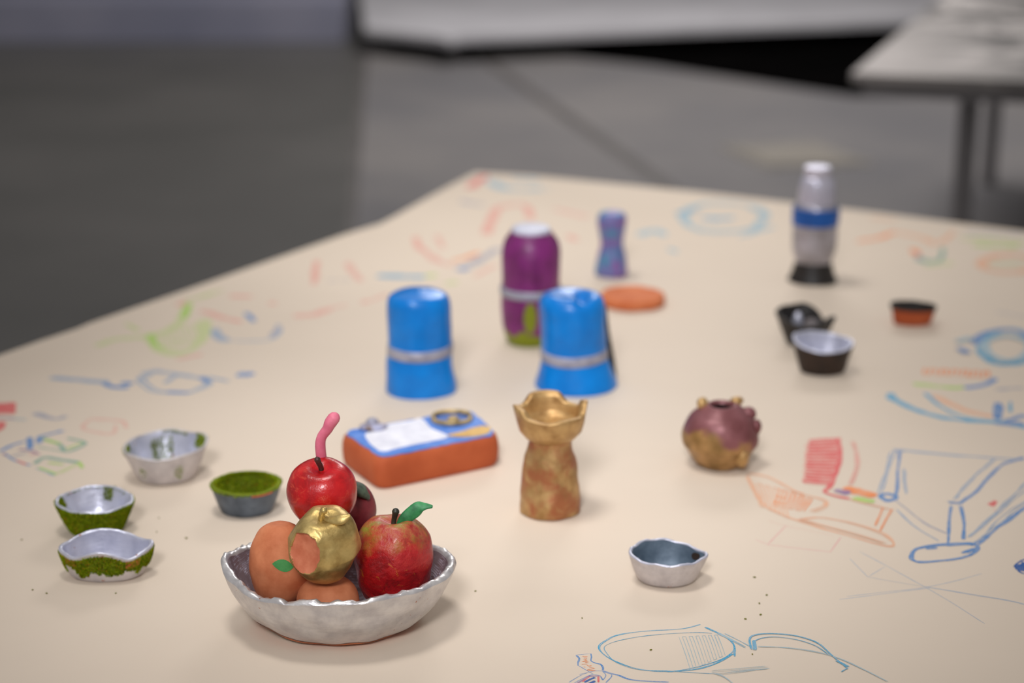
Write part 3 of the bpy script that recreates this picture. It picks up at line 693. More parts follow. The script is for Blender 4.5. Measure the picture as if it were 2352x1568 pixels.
def place(u, vb, hw_base, ysq=1.0):
    """spot on the table for a round foot whose nearest point shows at (u, vb)"""
    p = T(u, vb); r = hw_base*mpp(p.y, TZ)*ysq
    return Vector((xat(u, p.y+r, TZ), p.y+r, TZ))
def angd(a, b):
    d = (a-b) % (2*PI)
    return d-2*PI if d > PI else d
def bumpf(th, c, w): return math.exp(-(angd(th, math.radians(c))/math.radians(w))**2)

# ---- silver bowl with moss patches (far left)
def deg(th): return math.degrees(th) % 360
L = place(383, 1116, 62); m = mpp(L.y, TZ)
b = Bowl(64*m, 92*m, 0.037, shape=lambda th: 1+0.05*bumpf(th, 10, 30)+0.05*bumpf(th, 185, 30)+0.03*math.cos(3*th), dz=lambda th: 0.007*bumpf(th, 20, 40)+0.004*bumpf(th, 100, 45)-0.002*bumpf(th, 270, 60)+0.001*math.sin(5*th), t=0.0035, seed=1, ysq=0.92)
o = thing('moss_bowl', L, 'silver pinch bowl with green moss patches inside, farthest of the left bowls', 'bowl', 'small clay pinch bowls')
b.build(o, M['silver_dull'], M['silver_in'])
def mk(th, k):
    d = deg(th)
    if k < 0: return nz((math.cos(th)*-k, math.sin(th)*-k, 0), 2.2, 4) > 0.05 and math.sin(th) < 0.4
    return (85 < d < 125 and k > 0.05 and k < 0.75 + 0.1*math.sin(d) and nz((th, k, 0), 5, 2) > -0.25) or (abs(angd(th, math.radians(20))) < 0.34 and k > 0.6) or (60 < d < 105 and k > 0.93) or (abs(angd(th, math.radians(187))) < 0.22 and k > 0.82) or (-0.9 < angd(th, 0) < 0.1 and k < 0.5 and nz((th*3, k*3, 1), 2, 2) > 0.1)
moss_patch(o, b, mk, 4500, True, 0.0015, floor=True, brown=0.03)
moss_patch(o, b, lambda th, k: (abs(angd(th, math.radians(22))) < 0.22 and k > 0.7) or (abs(angd(th, math.radians(188))) < 0.2 and k > 0.85) or (bumpf(th, 302, 9)*math.exp(-((k-0.45)/0.28)**2) > 0.45 and random.random() < 0.6) or (bumpf(th, 240, 10)*math.exp(-((k-0.4)/0.25)**2) > 0.5 and random.random() < 0.3), 500, False, 0.0013, brown=0.03)

# ---- moss-coated bowl with silver inside
L = place(222, 1234, 52, 0.82); m = mpp(L.y, TZ)
b = Bowl(54*m, 87*m, 0.034, shape=lambda th: 1+0.015*math.cos(2*th)+0.008*math.sin(5*th), dz=lambda th: 0.004*bumpf(th, 90, 50)-0.002*bumpf(th, 280, 50)+0.0005*math.sin(7*th), t=0.0035, seed=2, ysq=0.82)
o = thing('moss_bowl', L, 'bowl with moss covered outside and shiny silver inside, left edge, behind another', 'bowl', 'small clay pinch bowls')
b.build(o, M['moss_base'], M['silver_in'], M['silver_in'])
moss_patch(o, b, lambda th, k: k < 0.99+0.05*nz((th*2, 0, 0), 3, 1), 9500, False, 0.0016, brown=0.14)
moss_patch(o, b, lambda th, k: (abs(angd(th, math.radians(75))) < 0.16 and k > 0.55) or (abs(angd(th, math.radians(178))) < 0.24 and k > 0.62) or (k > 0.95 and 205 < deg(th) < 300 and nz((th*4, 0, 0), 2, 6) > -0.2) or (k > 0.96 and 40 < deg(th) < 150 and random.random() < 0.5), 700, True, 0.0015, brown=0.03)

# ---- silver bowl with moss belt (front left)
L = place(247, 1338, 78, 0.6); m = mpp(L.y, TZ)
b = Bowl(80*m, 104*m, 0.0285, shape=lambda th: 1.0+0.05*bumpf(th, 8, 20)+0.03*bumpf(th, 180, 25)-0.05*bumpf(th, 270, 30), dz=lambda th: 0.009*bumpf(th, 100, 42)+0.005*bumpf(th, 268, 24)-0.003*bumpf(th, 232, 16)-0.004*bumpf(th, 308, 16)+0.004*bumpf(th, 10, 25), t=0.0045, seed=3, ysq=0.60, belly=0.001)
o = thing('moss_bowl', L, 'oval silver bowl with a wavy rim and moss belt, front left', 'bowl', 'small clay pinch bowls')
b.build(o, M['silver_dull'], M['silver_in'], M['silver_in'])
def mk3(th, k):
    e = 0.36+0.16*nz((math.cos(th)*2, math.sin(th)*2, 0), 1.6, 8)+0.10*nz((math.cos(th)*6, math.sin(th)*6, 0), 1.6, 2)
    d = deg(th)
    if 205 < d < 232: e += 0.18
    if 302 < d < 322: e += 0.16
    if 235 < d < 300: e -= 0.08
    return e < k < 0.93
moss_patch(o, b, mk3, 8000, False, 0.0015, brown=0.30)
def strip(name, d0, d1, klo, khi, off, mat, n=60):
    rs = []
    for i in range(n+1):
        th = math.radians(d0+(d1-d0)*i/n)
        lo, hi = klo(th), khi(th)
        for q_ in range(4): rs.append(b.pt(th, lo+(hi-lo)*q_/3, off))
    mesh(name, rs, [(4*i+q_, 4*i+4+q_, 4*i+5+q_, 4*i+1+q_) for i in range(n) for q_ in range(3)], mat, o)
def belt(th):
    k = 0.2
    while k < 0.9 and not mk3(th, k): k += 0.01
    return min(k+0.03, 0.88)
strip('moss_bed', 0, 360, belt, lambda th: 0.90, 0.0003, M['moss_base'], 160)
strip('bare_clay_strip', 214, 233, lambda th: 0.70, lambda th: 0.93, 0.0008, M['rust_clay'], 14)
strip('bare_clay_strip', 303, 326, lambda th: 0.62, lambda th: 0.93, 0.0008, M['rust_clay'], 14)

# ---- dark grey bowl lined with moss
L = place(567, 1189, 52, 0.82); m = mpp(L.y, TZ)
b = Bowl(56*m, 80*m, 0.0315, shape=lambda th: 1+0.02*math.cos(2*th)+0.012*math.sin(3*th), dz=lambda th: 0.003*bumpf(th, 80, 60)+0.002*bumpf(th, 0, 30)-0.002*bumpf(th, 290, 40), t=0.004, seed=4, ysq=0.82)
o = thing('moss_bowl', L, 'dark slate grey bowl lined with green moss, left of the fruit bowl', 'bowl', 'small clay pinch bowls')
b.build(o, M['slate'], M['moss_base'], M['moss_base'])
strip('bare_clay_strip', 286, 324, lambda th: 0.93, lambda th: 1.0, 0.0012, M['rust_clay'], 14)
moss_patch(o, b, lambda th, k: True, 9000, True, 0.0018, floor=True, brown=0.10)
moss_patch(o, b, lambda th, k: k > 0.95 and not (285 < deg(th) < 325), 900, False, 0.0014, brown=0.05)
moss_patch(o, b, lambda th, k: k > 0.93 and not (288 < deg(th) < 322), 2200, True, 0.0022, brown=0.05)

# ---- silver bowl with slate inside (right front)
L = place(1531, 1350, 58, 0.8); m = mpp(L.y, TZ)
b = Bowl(60*m, 88*m, 0.0275, shape=lambda th: 1+0.06*bumpf(th, 5, 18)-0.02*bumpf(th, 45, 20)+0.01*math.sin(4*th), dz=lambda th: 0.004*bumpf(th, 120, 50)+0.0015*bumpf(th, 185, 30)+0.0006*math.sin(9*th)-0.002*bumpf(th, 20, 30), t=0.0035, seed=5, ysq=0.80, p=0.7)
o = thing('slate_bowl', L, 'silver outside bowl with slate blue inside, alone at right front', 'bowl', 'small clay pinch bowls')
b.build(o, M['silver_dull'], M['slate_in'], M['silver_in'])
V = []; F = []
c0 = math.radians(24)
for i in range(7):
    for j in range(9):
        kk = 0.56+0.36*i/6; th = c0+0.19*(j-4)/4*math.sqrt(max(0.05, 1-((i-3)/3.2)**2))
        V.append(b.pt(th, kk, -0.0006, True))
for i in range(6):
    for j in range(8): F.append((i*9+j, i*9+j+1, (i+1)*9+j+1, (i+1)*9+j))
mesh('dark_spot', V, F, M['brown_black'], o)

# ---- dark brown bowl with silver inside
L = place(1888, 863, 42, 0.8); m = mpp(L.y, TZ)
b = Bowl(48*m, 68*m, 0.041, shape=lambda th: 1+0.05*bumpf(th, 15, 20)+0.06*bumpf(th, 160, 22), dz=lambda th: 0.006*bumpf(th, 120, 60)+0.004*bumpf(th, 165, 20)-0.006*bumpf(th, 275, 60), t=0.0045, seed=6, ysq=0.8)
o = thing('dark_bowl', L, 'dark brown bowl with bright silver inside, nearest of the far right bowls', 'bowl', 'small clay pinch bowls')
b.build(o, M['brown_black'], M['silver_in'], M['silver_in'])
# ---- black torn bowl behind it
L = place(1846, 800, 38); m = mpp(L.y, TZ)
b = Bowl(36*m, 60*m, 0.040, shape=lambda th: 1+0.14*bumpf(th, 172, 18)+0.18*bumpf(th, 350, 14)-0.10*bumpf(th, 40, 25), dz=lambda th: 0.009*bumpf(th, 145, 40)+0.009*bumpf(th, 85, 30)-0.010*bumpf(th, 25, 18)+0.001*bumpf(th, 350, 14)-0.008*bumpf(th, 270, 50), t=0.005, seed=7, ysq=0.85)
o = thing('torn_bowl', L, 'black bowl with a torn rim and silver dabs inside', 'bowl', 'small clay pinch bowls')
b.build(o, M['black'], M['black'])
for (du, dv_, rx, rz_) in ((0.0, 0.001, 0.0075, 0.0150), (0.020, -0.004, 0.0135, 0.0105)):
    V = []; n1, n2 = 14, 9
    for i in range(n2):
        a = -PI/2+PI*i/(n2-1)
        for j in range(n1):
            th = 2*PI*j/n1; V.append(Vector((-0.007+du+rx*math.cos(a)*math.cos(th), 0.018-du*0.1+0.006*math.cos(a)*math.sin(th), 0.026+dv_+rz_*math.sin(a))))
    mesh('silver_dab', V, grid_faces(n2, n1), M['silver_in'] if du == 0 else M['pewter_dab'], o)
# ---- small terracotta cup with black rim
L = place(2095, 749, 36, 0.6); m = mpp(L.y, TZ)
b = Bowl(41*m, 53*m, 0.0285, shape=lambda th: 1+0.01*math.cos(3*th), dz=lambda th: -0.0015*math.cos(th), t=0.004, seed=8, p=0.9, ysq=0.6)
o = thing('clay_cup', L, 'small terracotta cup with a black rim, far right', 'bowl', 'small clay pinch bowls')
b.build(o, M['brick_clay'], M['black'], M['black'])
V = []
for k in (0.80, 0.90, 1.0):
    for j in range(64): V.append(b.pt(2*PI*j/64, min(1, k+(0.03*math.sin(j*0.6) if k < 0.8 else 0)), 0.0007))
mesh('black_rim_band', V, grid_faces(3, 64, False, False), M['black'], o)

# ------------------------------------------------------------------ big silver fruit bowl
BX, BY = -0.163, 1.566
def interp(tab, x):
    if x <= tab[0][0]: return tab[0][1]
    for (x0, y0), (x1, y1) in zip(tab[:-1], tab[1:]):
        if x <= x1: return y0+(y1-y0)*smooth01((x-x0)/(x1-x0))
    return tab[-1][1]
RIM = [(0, .0555), (20, .0535), (45, .050), (90, .049), (135, .051), (165, .0575), (180, .0625), (192, .0600), (205, .0560), (220, .0545), (232, .0525), (245, .0555), (262, .0575), (280, .0580), (300, .0590), (318, .0575), (335, .0570), (350, .0575), (360, .0555)]
fb_ = Bowl(0.062, 0.1085, 0.05, shape=lambda th: 1+0.025*bumpf(th, 181, 14)-0.02*bumpf(th, 215, 20)+0.015*bumpf(th, 355, 14)-0.01*bumpf(th, 325, 15), dz=lambda th: interp(RIM, deg(th))-0.05, t=0.0085, seed=11, ysq=0.86, p=0.62, belly=0.004, amp=0.0022, floor_t=0.010)
fo = thing('fruit_bowl', (BX, BY, TZ), 'large silver painted clay bowl holding the clay fruit', 'bowl')
def crimp(th, a):
    d = deg(th)
    if 228 < d < 325: return -0.0026*max(0, math.sin((d-228)/97*PI*2*5.5+0.6*math.sin(d)))*math.sin(a)
    return 0.0006*math.sin(d*0.9)*math.sin(a)
fb_.build(fo, M['silver'], M['woven'], M['silver'], seg=160, rows=22, rim_amp=0.0014, crimp=crimp)
V = []
for k in (0.0, 0.04, 0.09):
    for j in range(160):
        th = 2*PI*j/160; V.append(fb_.pt(th, k*(1+1.5*bumpf(th, 215, 30)+0.5*nz((math.cos(th), math.sin(th), 0), 3, 2)), 0.0005))
for v in V: v.z = max(v.z, 0.0008)
mesh('bare_clay_foot', V, grid_faces(3, 160, False, False), M['terracotta'], fo)

# ------------------------------------------------------------------ clay fruit
def fruit(name, mat, parent, rx, rz, dimple=0.0, dw=0.012, bdim=0.0, lump=0.002, fr=28, seed=0, pear=0.0, squash=1.0, bite=None, seg=96, rows=64, facet=0.0, waist=0.0, sq=0.88):
    V = []
    for i in range(rows+1):
        ph = PI*i/rows
        for j in range(seg):
            th = 2*PI*j/seg
            sp = math.sin(ph); cpz = math.cos(ph)
            s_ = (abs(sp)**sq)
            r = rx*s_*(1+pear*(-cpz)+waist*math.cos(2*ph))
            z = rz*cpz
            z -= dimple*math.exp(-(r/dw)**2)*(1 if cpz > 0 else 0)
            z += bdim*math.exp(-(r/dw)**2)*(1 if cpz < 0 else 0)
            p = Vector((r*math.cos(th), r*math.sin(th)*squash, z))
            d = p.normalized() if p.length > 1e-6 else Vector((0, 0, 1))
            a = nz(p, fr, seed)*lump + nz(p, fr*2.6, seed+4)*lump*0.4
            if facet: a += -abs(nz(p, fr*1.2, seed+8))*facet
            p += d*a*min(1, r/0.006)
            V.append(p)
    F = grid_faces(rows+1, seg, False, False)
    skin = []; bt_ = []
    if bite:
        bd, bc, br, ax = bite          # direction, centre distance, ellipse radii (side, up), depth
        bd = Vector(bd).normalized(); sx = bd.cross(Vector((0, 0, 1))).normalized(); sy = sx.cross(bd)
        flag = []
        for i, p in enumerate(V):
            a = p.dot(sx); b2 = p.dot(sy); dd = p.dot(bd)
            e = math.sqrt((a/br[0])**2+(b2/br[1])**2) + 0.10*nz((a, b2, 0), 150, 3)
            if dd > 0 and e < 1:
                tgt = bc + (ax*e*e)
                V[i] = p + bd*(tgt-dd); flag.append(True)
            else:
                if dd > 0 and e < 1.22: V[i] = p + bd*0.0022*(1-(e-1)/0.22)
                flag.append(False)
        for f in F:
            (bt_ if sum(flag[k] for k in f) >= 3 else skin).append(f)
        mesh('skin', V, skin, mat, parent)
        used = sorted({k for f in bt_ for k in f}); mp_ = {k: i for i, k in enumerate(used)}
        mesh('bite_mark', [V[k] for k in used], [tuple(mp_[k] for k in f) for f in bt_], M['bite'], parent)
        return
    return mesh('skin', V, F, mat, parent)

def fruit_at(name, u, v, Y, label, cat='clay fruit'):
    z = zat(Y, v)
    return thing(name, (xat(u, Y, z), Y, z), label, cat, 'clay fruit in the silver bowl'), mpp(Y, z)
# bare clay fruit, left, with a green dab
o, m = fruit_at('clay_fruit', 645, 1290, BY-0.004, 'bare terracotta fruit with a green painted leaf, left in the bowl')
fruit('f', M['terracotta'], o, 74*m, 98*m, 0.002, 0.01, 0, 0.0026, 26, 21, pear=0.10, sq=0.80)
# painted leaf dab, wrapped onto the fruit
V = []; n1, n2 = 9, 7
ctr = Vector((16*m, -72*m*0.95, 22*m))
for i in range(n1):
    for j in range(n2):
        s_ = i/(n1-1)*2-1; t_ = j/(n2-1)*2-1
        wd = (1-s_*s_)*0.9+0.05
        d = Vector((ctr.x+s_*26*m, ctr.y, ctr.z-s_*4*m+t_*16*m*wd)).normalized()
        V.append(d)
dab_dirs = V
bpy.context.view_layer.update()
sk = [c for c in o.children if c.name.startswith('skin')][0]
V = []
for d in dab_dirs:
    ok, hit, nrm, _ = sk.ray_cast(d*0.2, -d)
    V.append(hit + nrm*0.0004 if ok else d*0.035)
mesh('painted_leaf', V, [(i*n2+j, i*n2+j+1, (i+1)*n2+j+1, (i+1)*n2+j) for i in range(n1-1) for j in range(n2-1)], M['green_dab'], o)
# bare clay fruit beneath the gold apple
o, m = fruit_at('clay_fruit', 753, 1382, BY-0.040, 'bare terracotta fruit low in the bowl under the gold apple')
fruit('f', M['terracotta'], o, 73*m, 0.0250, 0.0, 0.01, 0, 0.0015, 26, 25)
# gold apple with bite
o, m = fruit_at('gold_apple', 745, 1249, BY-0.050, 'gold painted apple with a bare clay bite mark', 'apple')
fruit('f', M['gold'], o, 82*m, 98*m*0.98, 0.007, 0.013, 0.004, 0.0034, 26, 33, bite=((-0.58, -0.74, 0.28), 0.0245, (0.0165, 0.0205), 0.0035), facet=0.0045, waist=-0.03, seg=220, rows=150)
o.rotation_euler = (math.radians(18), 0, math.radians(4))
gz = 98*m*0.98-0.007
tube('stem', [(-0.002, -0.001, gz-0.003), (-0.001, -0.001, gz+0.004), (0.0, -0.001, gz+0.008), (0.001, -0.001, gz+0.0095)], [0.0030, 0.0029, 0.0030, 0.0036], M['gold'], o)
tube('leaf', [(0.002, -0.002, gz+0.001), (0.009, -0.006, gz+0.002), (0.017, -0.008, gz+0.0045), (0.0235, -0.007, gz+0.0075)], [0.0022, 0.0042, 0.0050, 0.0018], M['gold'], o, 14, 5, 0.5, (0, -0.55, 0.8))
# big mottled apple right
o, m = fruit_at('mottled_apple', 905, 1288, BY+0.000, 'large mottled red apple with black stem and green leaf', 'apple')
rx, rz = 92*m, 116*m
fruit('f', M['red_mottled'], o, rx, rz*0.98, 0.010, 0.014, 0.004, 0.0036, 24, 41, pear=-0.01, facet=0.002, sq=0.74)
tz_ = rz*0.98-0.011
tube('stem', [(0.000, 0, tz_-0.003), (0.0005, 0, tz_+0.005), (0.002, -0.001, tz_+0.012), (0.0026, -0.001, tz_+0.015)], [0.0024, 0.0024, 0.0029, 0.0036], M['stem_black'], o)
tube('leaf', [(0.004, -0.002, tz_+0.000), (0.010, -0.002, tz_+0.007), (0.017, -0.001, tz_+0.013), (0.024, 0, tz_+0.0185), (0.030, 0, tz_+0.020), (0.0365, 0, tz_+0.0195)], [0.0024, 0.0052, 0.0066, 0.0058, 0.0036, 0.0012], M['leafgreen'], o, 16, 5, 0.30, (0.35, -0.75, 0.5), 0.0006, 4)
# glossy red apple on top
o, m = fruit_at('red_apple', 740, 1132, BY+0.012, 'glossy red apple with brown stem on top of the fruit pile', 'apple')
rx, rz = 81*m, 82*m
fruit('f', M['red_gloss'], o, rx, rz, 0.008, 0.013, 0.004, 0.0022, 22, 51, pear=-0.04, facet=0.0018)
o.rotation_euler = (math.radians(10), 0, 0)
tz_ = rz-0.009
tube('stem', [(0.001, 0, tz_-0.004), (0.000, 0, tz_+0.004), (-0.0018, -0.001, tz_+0.010), (-0.0026, -0.001, tz_+0.0125)], [0.0027, 0.0025, 0.0027, 0.0031], M['stem_brown'], o)
wm = tube('worm', [(-0.001, 0.020, rz-0.012), (-0.002, 0.022, rz+0.004), (-0.0005, 0.024, rz+0.013), (0.005, 0.025, rz+0.021), (0.0080, 0.026, rz+0.027), (0.0115, 0.028, rz+0.0315)], [0.0050, 0.0050, 0.0047, 0.0050, 0.0058, 0.0060], M['pink'], o, 16, 6)
wm['label'] = 'pink curved worm rising behind the stem'
# maroon plum behind
o, m = fruit_at('clay_plum', 800, 1168, BY+0.062, 'dark maroon plum with a dark green cap behind the red apple')
rx = 63*m
fruit('f', M['maroon'], o, rx, 66*m, 0.002, 0.01, 0, 0.0012, 24, 61)
tube('cap', [(0.004, -0.012, 60*m), (0.009, -0.014, 64*m), (0.0145, -0.015, 58*m), (0.019, -0.014, 46*m)], [0.006, 0.0085, 0.0085, 0.005], M['capgreen'], o, 16, 5, 0.6, (0.3, -0.2, 0.9))

# ------------------------------------------------------------------ gold rook
L = place(1263, 1197, 66); m = mpp(L.y, TZ)
o = thing('chess_rook', L, 'gold painted clay chess rook with broken battlements', 'chess piece')
def pz(v): return zat(L.y, v)-TZ
def pr_(hw, v): return hw*mpp(L.y, pz(v)+TZ)
RP = [(0.0, 0.0), (60*m, 0.0005), (67*m, 0.004), (69*m, pz(1140)), (66*m, pz(1115)), (63*m, pz(1085)), (60*m, pz(1060)), (53*m, pz(1035)), (49*m, pz(1012)), (52*m, pz(996))]
lathe('body', RP, M['gold_rook'], o, 80, 0.0032, 32, 71, closed=(True, True))
zc0, zc1 = pz(1003), pz(945)
seg = 120
def merl(th):
    d = deg(th)
    def box_(c, wd, s_=3): return 1/(1+math.exp((abs(angd(th, math.radians(c)))-math.radians(wd))/math.radians(s_)))
    return 0.0105*box_(100, 33) + 0.0105*box_(5, 17) + 0.008*box_(198, 24) - 0.002*bumpf(th, 262, 18) + 0.001*box_(300, 18)
R0, R1 = 52*m, 84*m
rows_ = []
for (r, zf, use) in [(R0*0.5, zc0-0.001, 0), (R0, zc0-0.001, 0), (R0+5*m, zc0+0.001, 0), (72*m, zc0+0.009, 0), (78*m, zc0+0.018, 0), (82*m, zc1-0.003, .3), (R1, zc1, 1), (R1-2*m, zc1+0.001, 1), (R1-14*m, zc1+0.0005, 1), (R1-17*m, zc1-0.002, .6), (66*m, zc1-0.008, 0), (60*m, zc1-0.014, 0), (30*m, zc1-0.016, 0), (1*m, zc1-0.016, 0)]:
    row = []
    for j in range(seg):
        th = 2*PI*j/seg
        p = Vector((r*math.cos(th), r*math.sin(th), zf + use*merl(th)))
        d = nz(p, 40, 76)*0.0022
        p += Vector((math.cos(th), math.sin(th), 0.4))*d
        row.append(p)
    rows_ += row
mesh('crown', rows_, grid_faces(14, seg), M['gold_crown'], o)

# ------------------------------------------------------------------ round maroon vase
L = place(1652, 1084, 52); m = mpp(L.y, TZ)
o = thing('round_vase', L, 'round maroon and gold clay pot with a small dark mouth', 'vase')
zt = pz(930)
VP = [(0, 0), (42*m, 0.0004), (56*m, 0.004), (76*m, 0.020), (86*m, pz(1012)), (85*m, pz(985)), (72*m, pz(955)), (52*m, pz(940)), (36*m, zt), (30*m, zt+0.001), (26*m, zt-0.002), (24*m, zt-0.010), (40*m, zt-0.030), (2*m, zt-0.034)]
lathe('body', VP, M['vase'], o, 80, 0.0022, 26, 81)
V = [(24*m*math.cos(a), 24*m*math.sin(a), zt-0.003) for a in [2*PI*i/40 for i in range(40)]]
mesh('mouth', V, [tuple(range(40))], M['shade_black'], o)  # black disc painting the dark inside the opening
def blob(name, c, r, mat, parent, seed=0, amp=0.002):
    V = []; n1, n2 = 18, 11
    for i in range(n2):
        a = -PI/2+PI*i/(n2-1)
        for j in range(n1):
            th = 2*PI*j/n1
            p = Vector((r[0]*math.cos(a)*math.cos(th), r[1]*math.cos(a)*math.sin(th), r[2]*math.sin(a)))
            p += p.normalized()*nz(p, 90, seed)*amp if p.length > 0 else Vector()
            V.append(p+Vector(c))
    return mesh(name, V, grid_faces(n2, n1), mat, parent)
blob('knob', (-42*m, 0.004, zt-0.000), (0.0065, 0.0065, 0.0085), M['gold_crown'], o, 1)
blob('knob', (38*m, 0.014, zt+0.000), (0.008, 0.0065, 0.0065), M['gold_crown'], o, 2)
blob('knob', (62*m, 0.0, pz(952)), (0.009, 0.008, 0.008), M['vase'], o, 3)
blob('knob', (44*m, -62*m, pz(1020)-0.004), (0.0085, 0.0085, 0.0135), M['gold_crown'], o, 4, 0.003)
blob('knob', (79*m, -16*m, pz(975)), (0.006, 0.008, 0.010), M['vase'], o, 5)

# ------------------------------------------------------------------ small slab with painted top (like a tiny bathroom)
h = 0.0385
ft = [(-0.1495, 1.8900), (-0.0125, 1.9700), (-0.0475, 2.0610), (-0.2020, 1.9800)]
bc = Vector((-0.103, 1.975, TZ))
o = thing('painted_slab', bc, 'terracotta slab with a blue and white painted top and ring', 'clay slab')
def rnd_poly(P, r, n=5):
    out = []; N = len(P)
    for i in range(N):
        a, b_, c = Vector(P[i-1]), Vector(P[i]), Vector(P[(i+1) % N])
        u_ = (a-b_).normalized(); v_ = (c-b_).normalized()
        p0 = b_+u_*r; p1 = b_+v_*r
        for k in range(n+1):
            t_ = k/n; out.append(p0*(1-t_)**2+b_*2*t_*(1-t_)+p1*t_*t_)
    return out
FP = [Vector((x-bc.x, y-bc.y)) for x, y in ft]
cen = sum(FP, Vector((0, 0)))/4
base_p = rnd_poly(FP, 0.016)
dense = []
for i in range(len(base_p)):
    a, b_ = base_p[i], base_p[(i+1) % len(base_p)]
    k = max(1, int((b_-a).length/0.006))
    dense += [a.lerp(b_, j/k) for j in range(k)]
V = []; NR = 0
for z_, sc_f in [(0.0, 0.2), (0.0, 0.6), (0.0, 0.955), (0.002, 0.985), (0.008, 1.01), (0.018, 1.02), (0.028, 1.01), (0.035, 0.985), (h-0.0008, 0.95), (h, 0.90), (h, 0.5), (h, 0.1)]:
    for p in dense:
        q_ = cen+(p-cen)*sc_f; v = Vector((q_.x, q_.y, z_)); dn = Vector((q_.x-cen.x, q_.y-cen.y, 0)).normalized()
        if 0.001 < z_: v += dn*nz(v, 35, 91)*0.0016
        V.append(v)
    NR += 1
mesh('clay_block', V, grid_faces(NR, len(dense)), M['brick_clay'], o)
def flat_patch(name, pts, z0, z1, mat, wob=0.0015, seed=0, n=5):
    P = catmull([(p[0], p[1], 0) for p in pts], n, True)
    P = [(p.x+nz(p, 120, seed)*wob, p.y+nz(p, 120, seed+3)*wob) for p in P]
    return prism(name, P, z0, z1, mat, o)
def BT(u, v): p = T(u, v, TZ+h); return (p.x-bc.x, p.y-bc.y)
wp = []
for i in range(len(dense)):
    q_ = cen+(dense[i]-cen)*0.945; wp.append((q_.x+nz((q_.x, q_.y, 0), 110, 2)*0.002, q_.y+nz((q_.x, q_.y, 0), 110, 6)*0.002))
prism('blue_top', wp, h-0.0006, h+0.0008, M['top_blue'], o)
flat_patch('white_panel', [BT(*p) for p in [(838, 1000), (872, 1037), (925, 1028), (985, 1016), (1030, 1004), (990, 985), (968, 962), (945, 968), (892, 976), (880, 990)]], h+0.0004, h+0.0014, M['white'], 0.001, 3)
flat_patch('ochre_patch', [BT(*p) for p in [(1028, 1002), (1060, 993), (1105, 980), (1126, 985), (1118, 998), (1075, 1005)]], h+0.0004, h+0.0015, M['ochre'], 0.0008, 4)
pc = Vector(BT(1038, 964)).to_3d()
# ring lying on the top
V = []; n1, n2 = 48, 12
R_, r_ = 0.0225, 0.0026
for i in range(n1):
    a = 2*PI*i/n1
    for j in range(n2):
        b2 = 2*PI*j/n2; rr = R_+r_*math.cos(b2)
        V.append((pc.x+rr*math.cos(a), pc.y+rr*math.sin(a)*1.0, h+0.0030+r_*1.2*math.sin(b2)+0.0006*math.sin(3*a)))
F = [(i*n2+j, ((i+1) % n1)*n2+j, ((i+1) % n1)*n2+(j+1) % n2, i*n2+(j+1) % n2) for i in range(n1) for j in range(n2)]
rg = mesh('ring', V, F, M['ring'], o)
prism('blue_disc', [(pc.x+0.0185*math.cos(2*PI*i/32), pc.y+0.0185*math.sin(2*PI*i/32)) for i in range(32)], h+0.0004, h+0.0013, M['royal'], rg)
blob('stone', (pc.x+0.002, pc.y-0.008, h+0.003), (0.007, 0.006, 0.004), M['ring'], rg, 3, 0.001)
c2 = BT(858, 985)
sto = blob('stone', (c2[0], c2[1], h+0.003), (0.0165, 0.0125, 0.0045), M['lump'], o, 7, 0.002)
blob('pebble', (c2[0]-0.002, c2[1]+0.004, h+0.007), (0.008, 0.007, 0.006), M['band'], sto, 9, 0.001)

# ------------------------------------------------------------------ blue rolls
def roll(u, vb, hwb, prof, label, seed, band_v, band_tilt=0.0, lean=(0, 0), topdip=None, bandoff=0.0):
    global L
    L = place(u, vb, hwb)
    o = thing('blue_roll', L, label, 'clay roll', 'blue rolls')
    P = [(0, 0)] + [(pr_(hw, v), max(0.0, pz(v))) if v is not None else (hw*mpp(L.y, TZ), 0.0008) for hw, v in prof]
    pts = [(p.x, p.y) for p in catmull([(r, z, 0) for r, z in P], 5)]
    seg = 72; V = []
    def sp(r, z, th):
        p = Vector((r*math.cos(th), r*math.sin(th)*0.95, z))
        d = (nz(p, 20, seed)*0.0030 + nz(p, 45, seed+3)*0.0010)*min(1, r/0.02)
        p.x += math.cos(th)*d + lean[0]*z; p.y += math.sin(th)*d + lean[1]*z
        if topdip and z > pts[-1][1]*0.90: p.z += topdip(p.x, p.y)*smooth01((z-pts[-1][1]*0.90)/(pts[-1][1]*0.08))
        return p
    for r, z in pts:
        for j in range(seg): V.append(sp(max(r, 0.0002), z, 2*PI*j/seg))
    mesh('body', V, grid_faces(len(pts), seg), M['blue'], o)
    def rad(z):
        best = 0
        for (r0, z0), (r1, z1) in zip(pts[:-1], pts[1:]):
            if z0 <= z <= z1 and z1 > z0: best = max(best, r0+(r1-r0)*(z-z0)/(z1-z0))
        return best
    bz = pz(band_v); Vb = []
    for i, (dz_, dr) in enumerate([(-0.0068, -0.0015), (-0.0066, 0.0006), (-0.003, 0.0014), (0.003, 0.0014), (0.0066, 0.0006), (0.0068, -0.0015)]):
        for j in range(seg):
            th = 2*PI*j/seg; z = bz + dz_ + band_tilt*math.sin(th+bandoff)
            Vb.append(sp(rad(z)+dr, z, th))
    F = grid_faces(6, seg, False, False) + [(5*seg+j, 5*seg+(j+1) % seg, (j+1) % seg, j) for j in range(seg)]
    mesh('band', Vb, F, M['band'], o)
    return o
roll(966, 920, 80, [(72, None), (80, 895), (80, 880), (76, 840), (73, 790), (73, 740), (73, 700), (70, 685), (62, 675), (35, 669), (1, 667)], 'smooth blue clay roll with a pewter band, left of the pair', 101, 797, 0.0025, topdip=lambda x, y: 0.003*nz((x, y, 0), 35, 5))
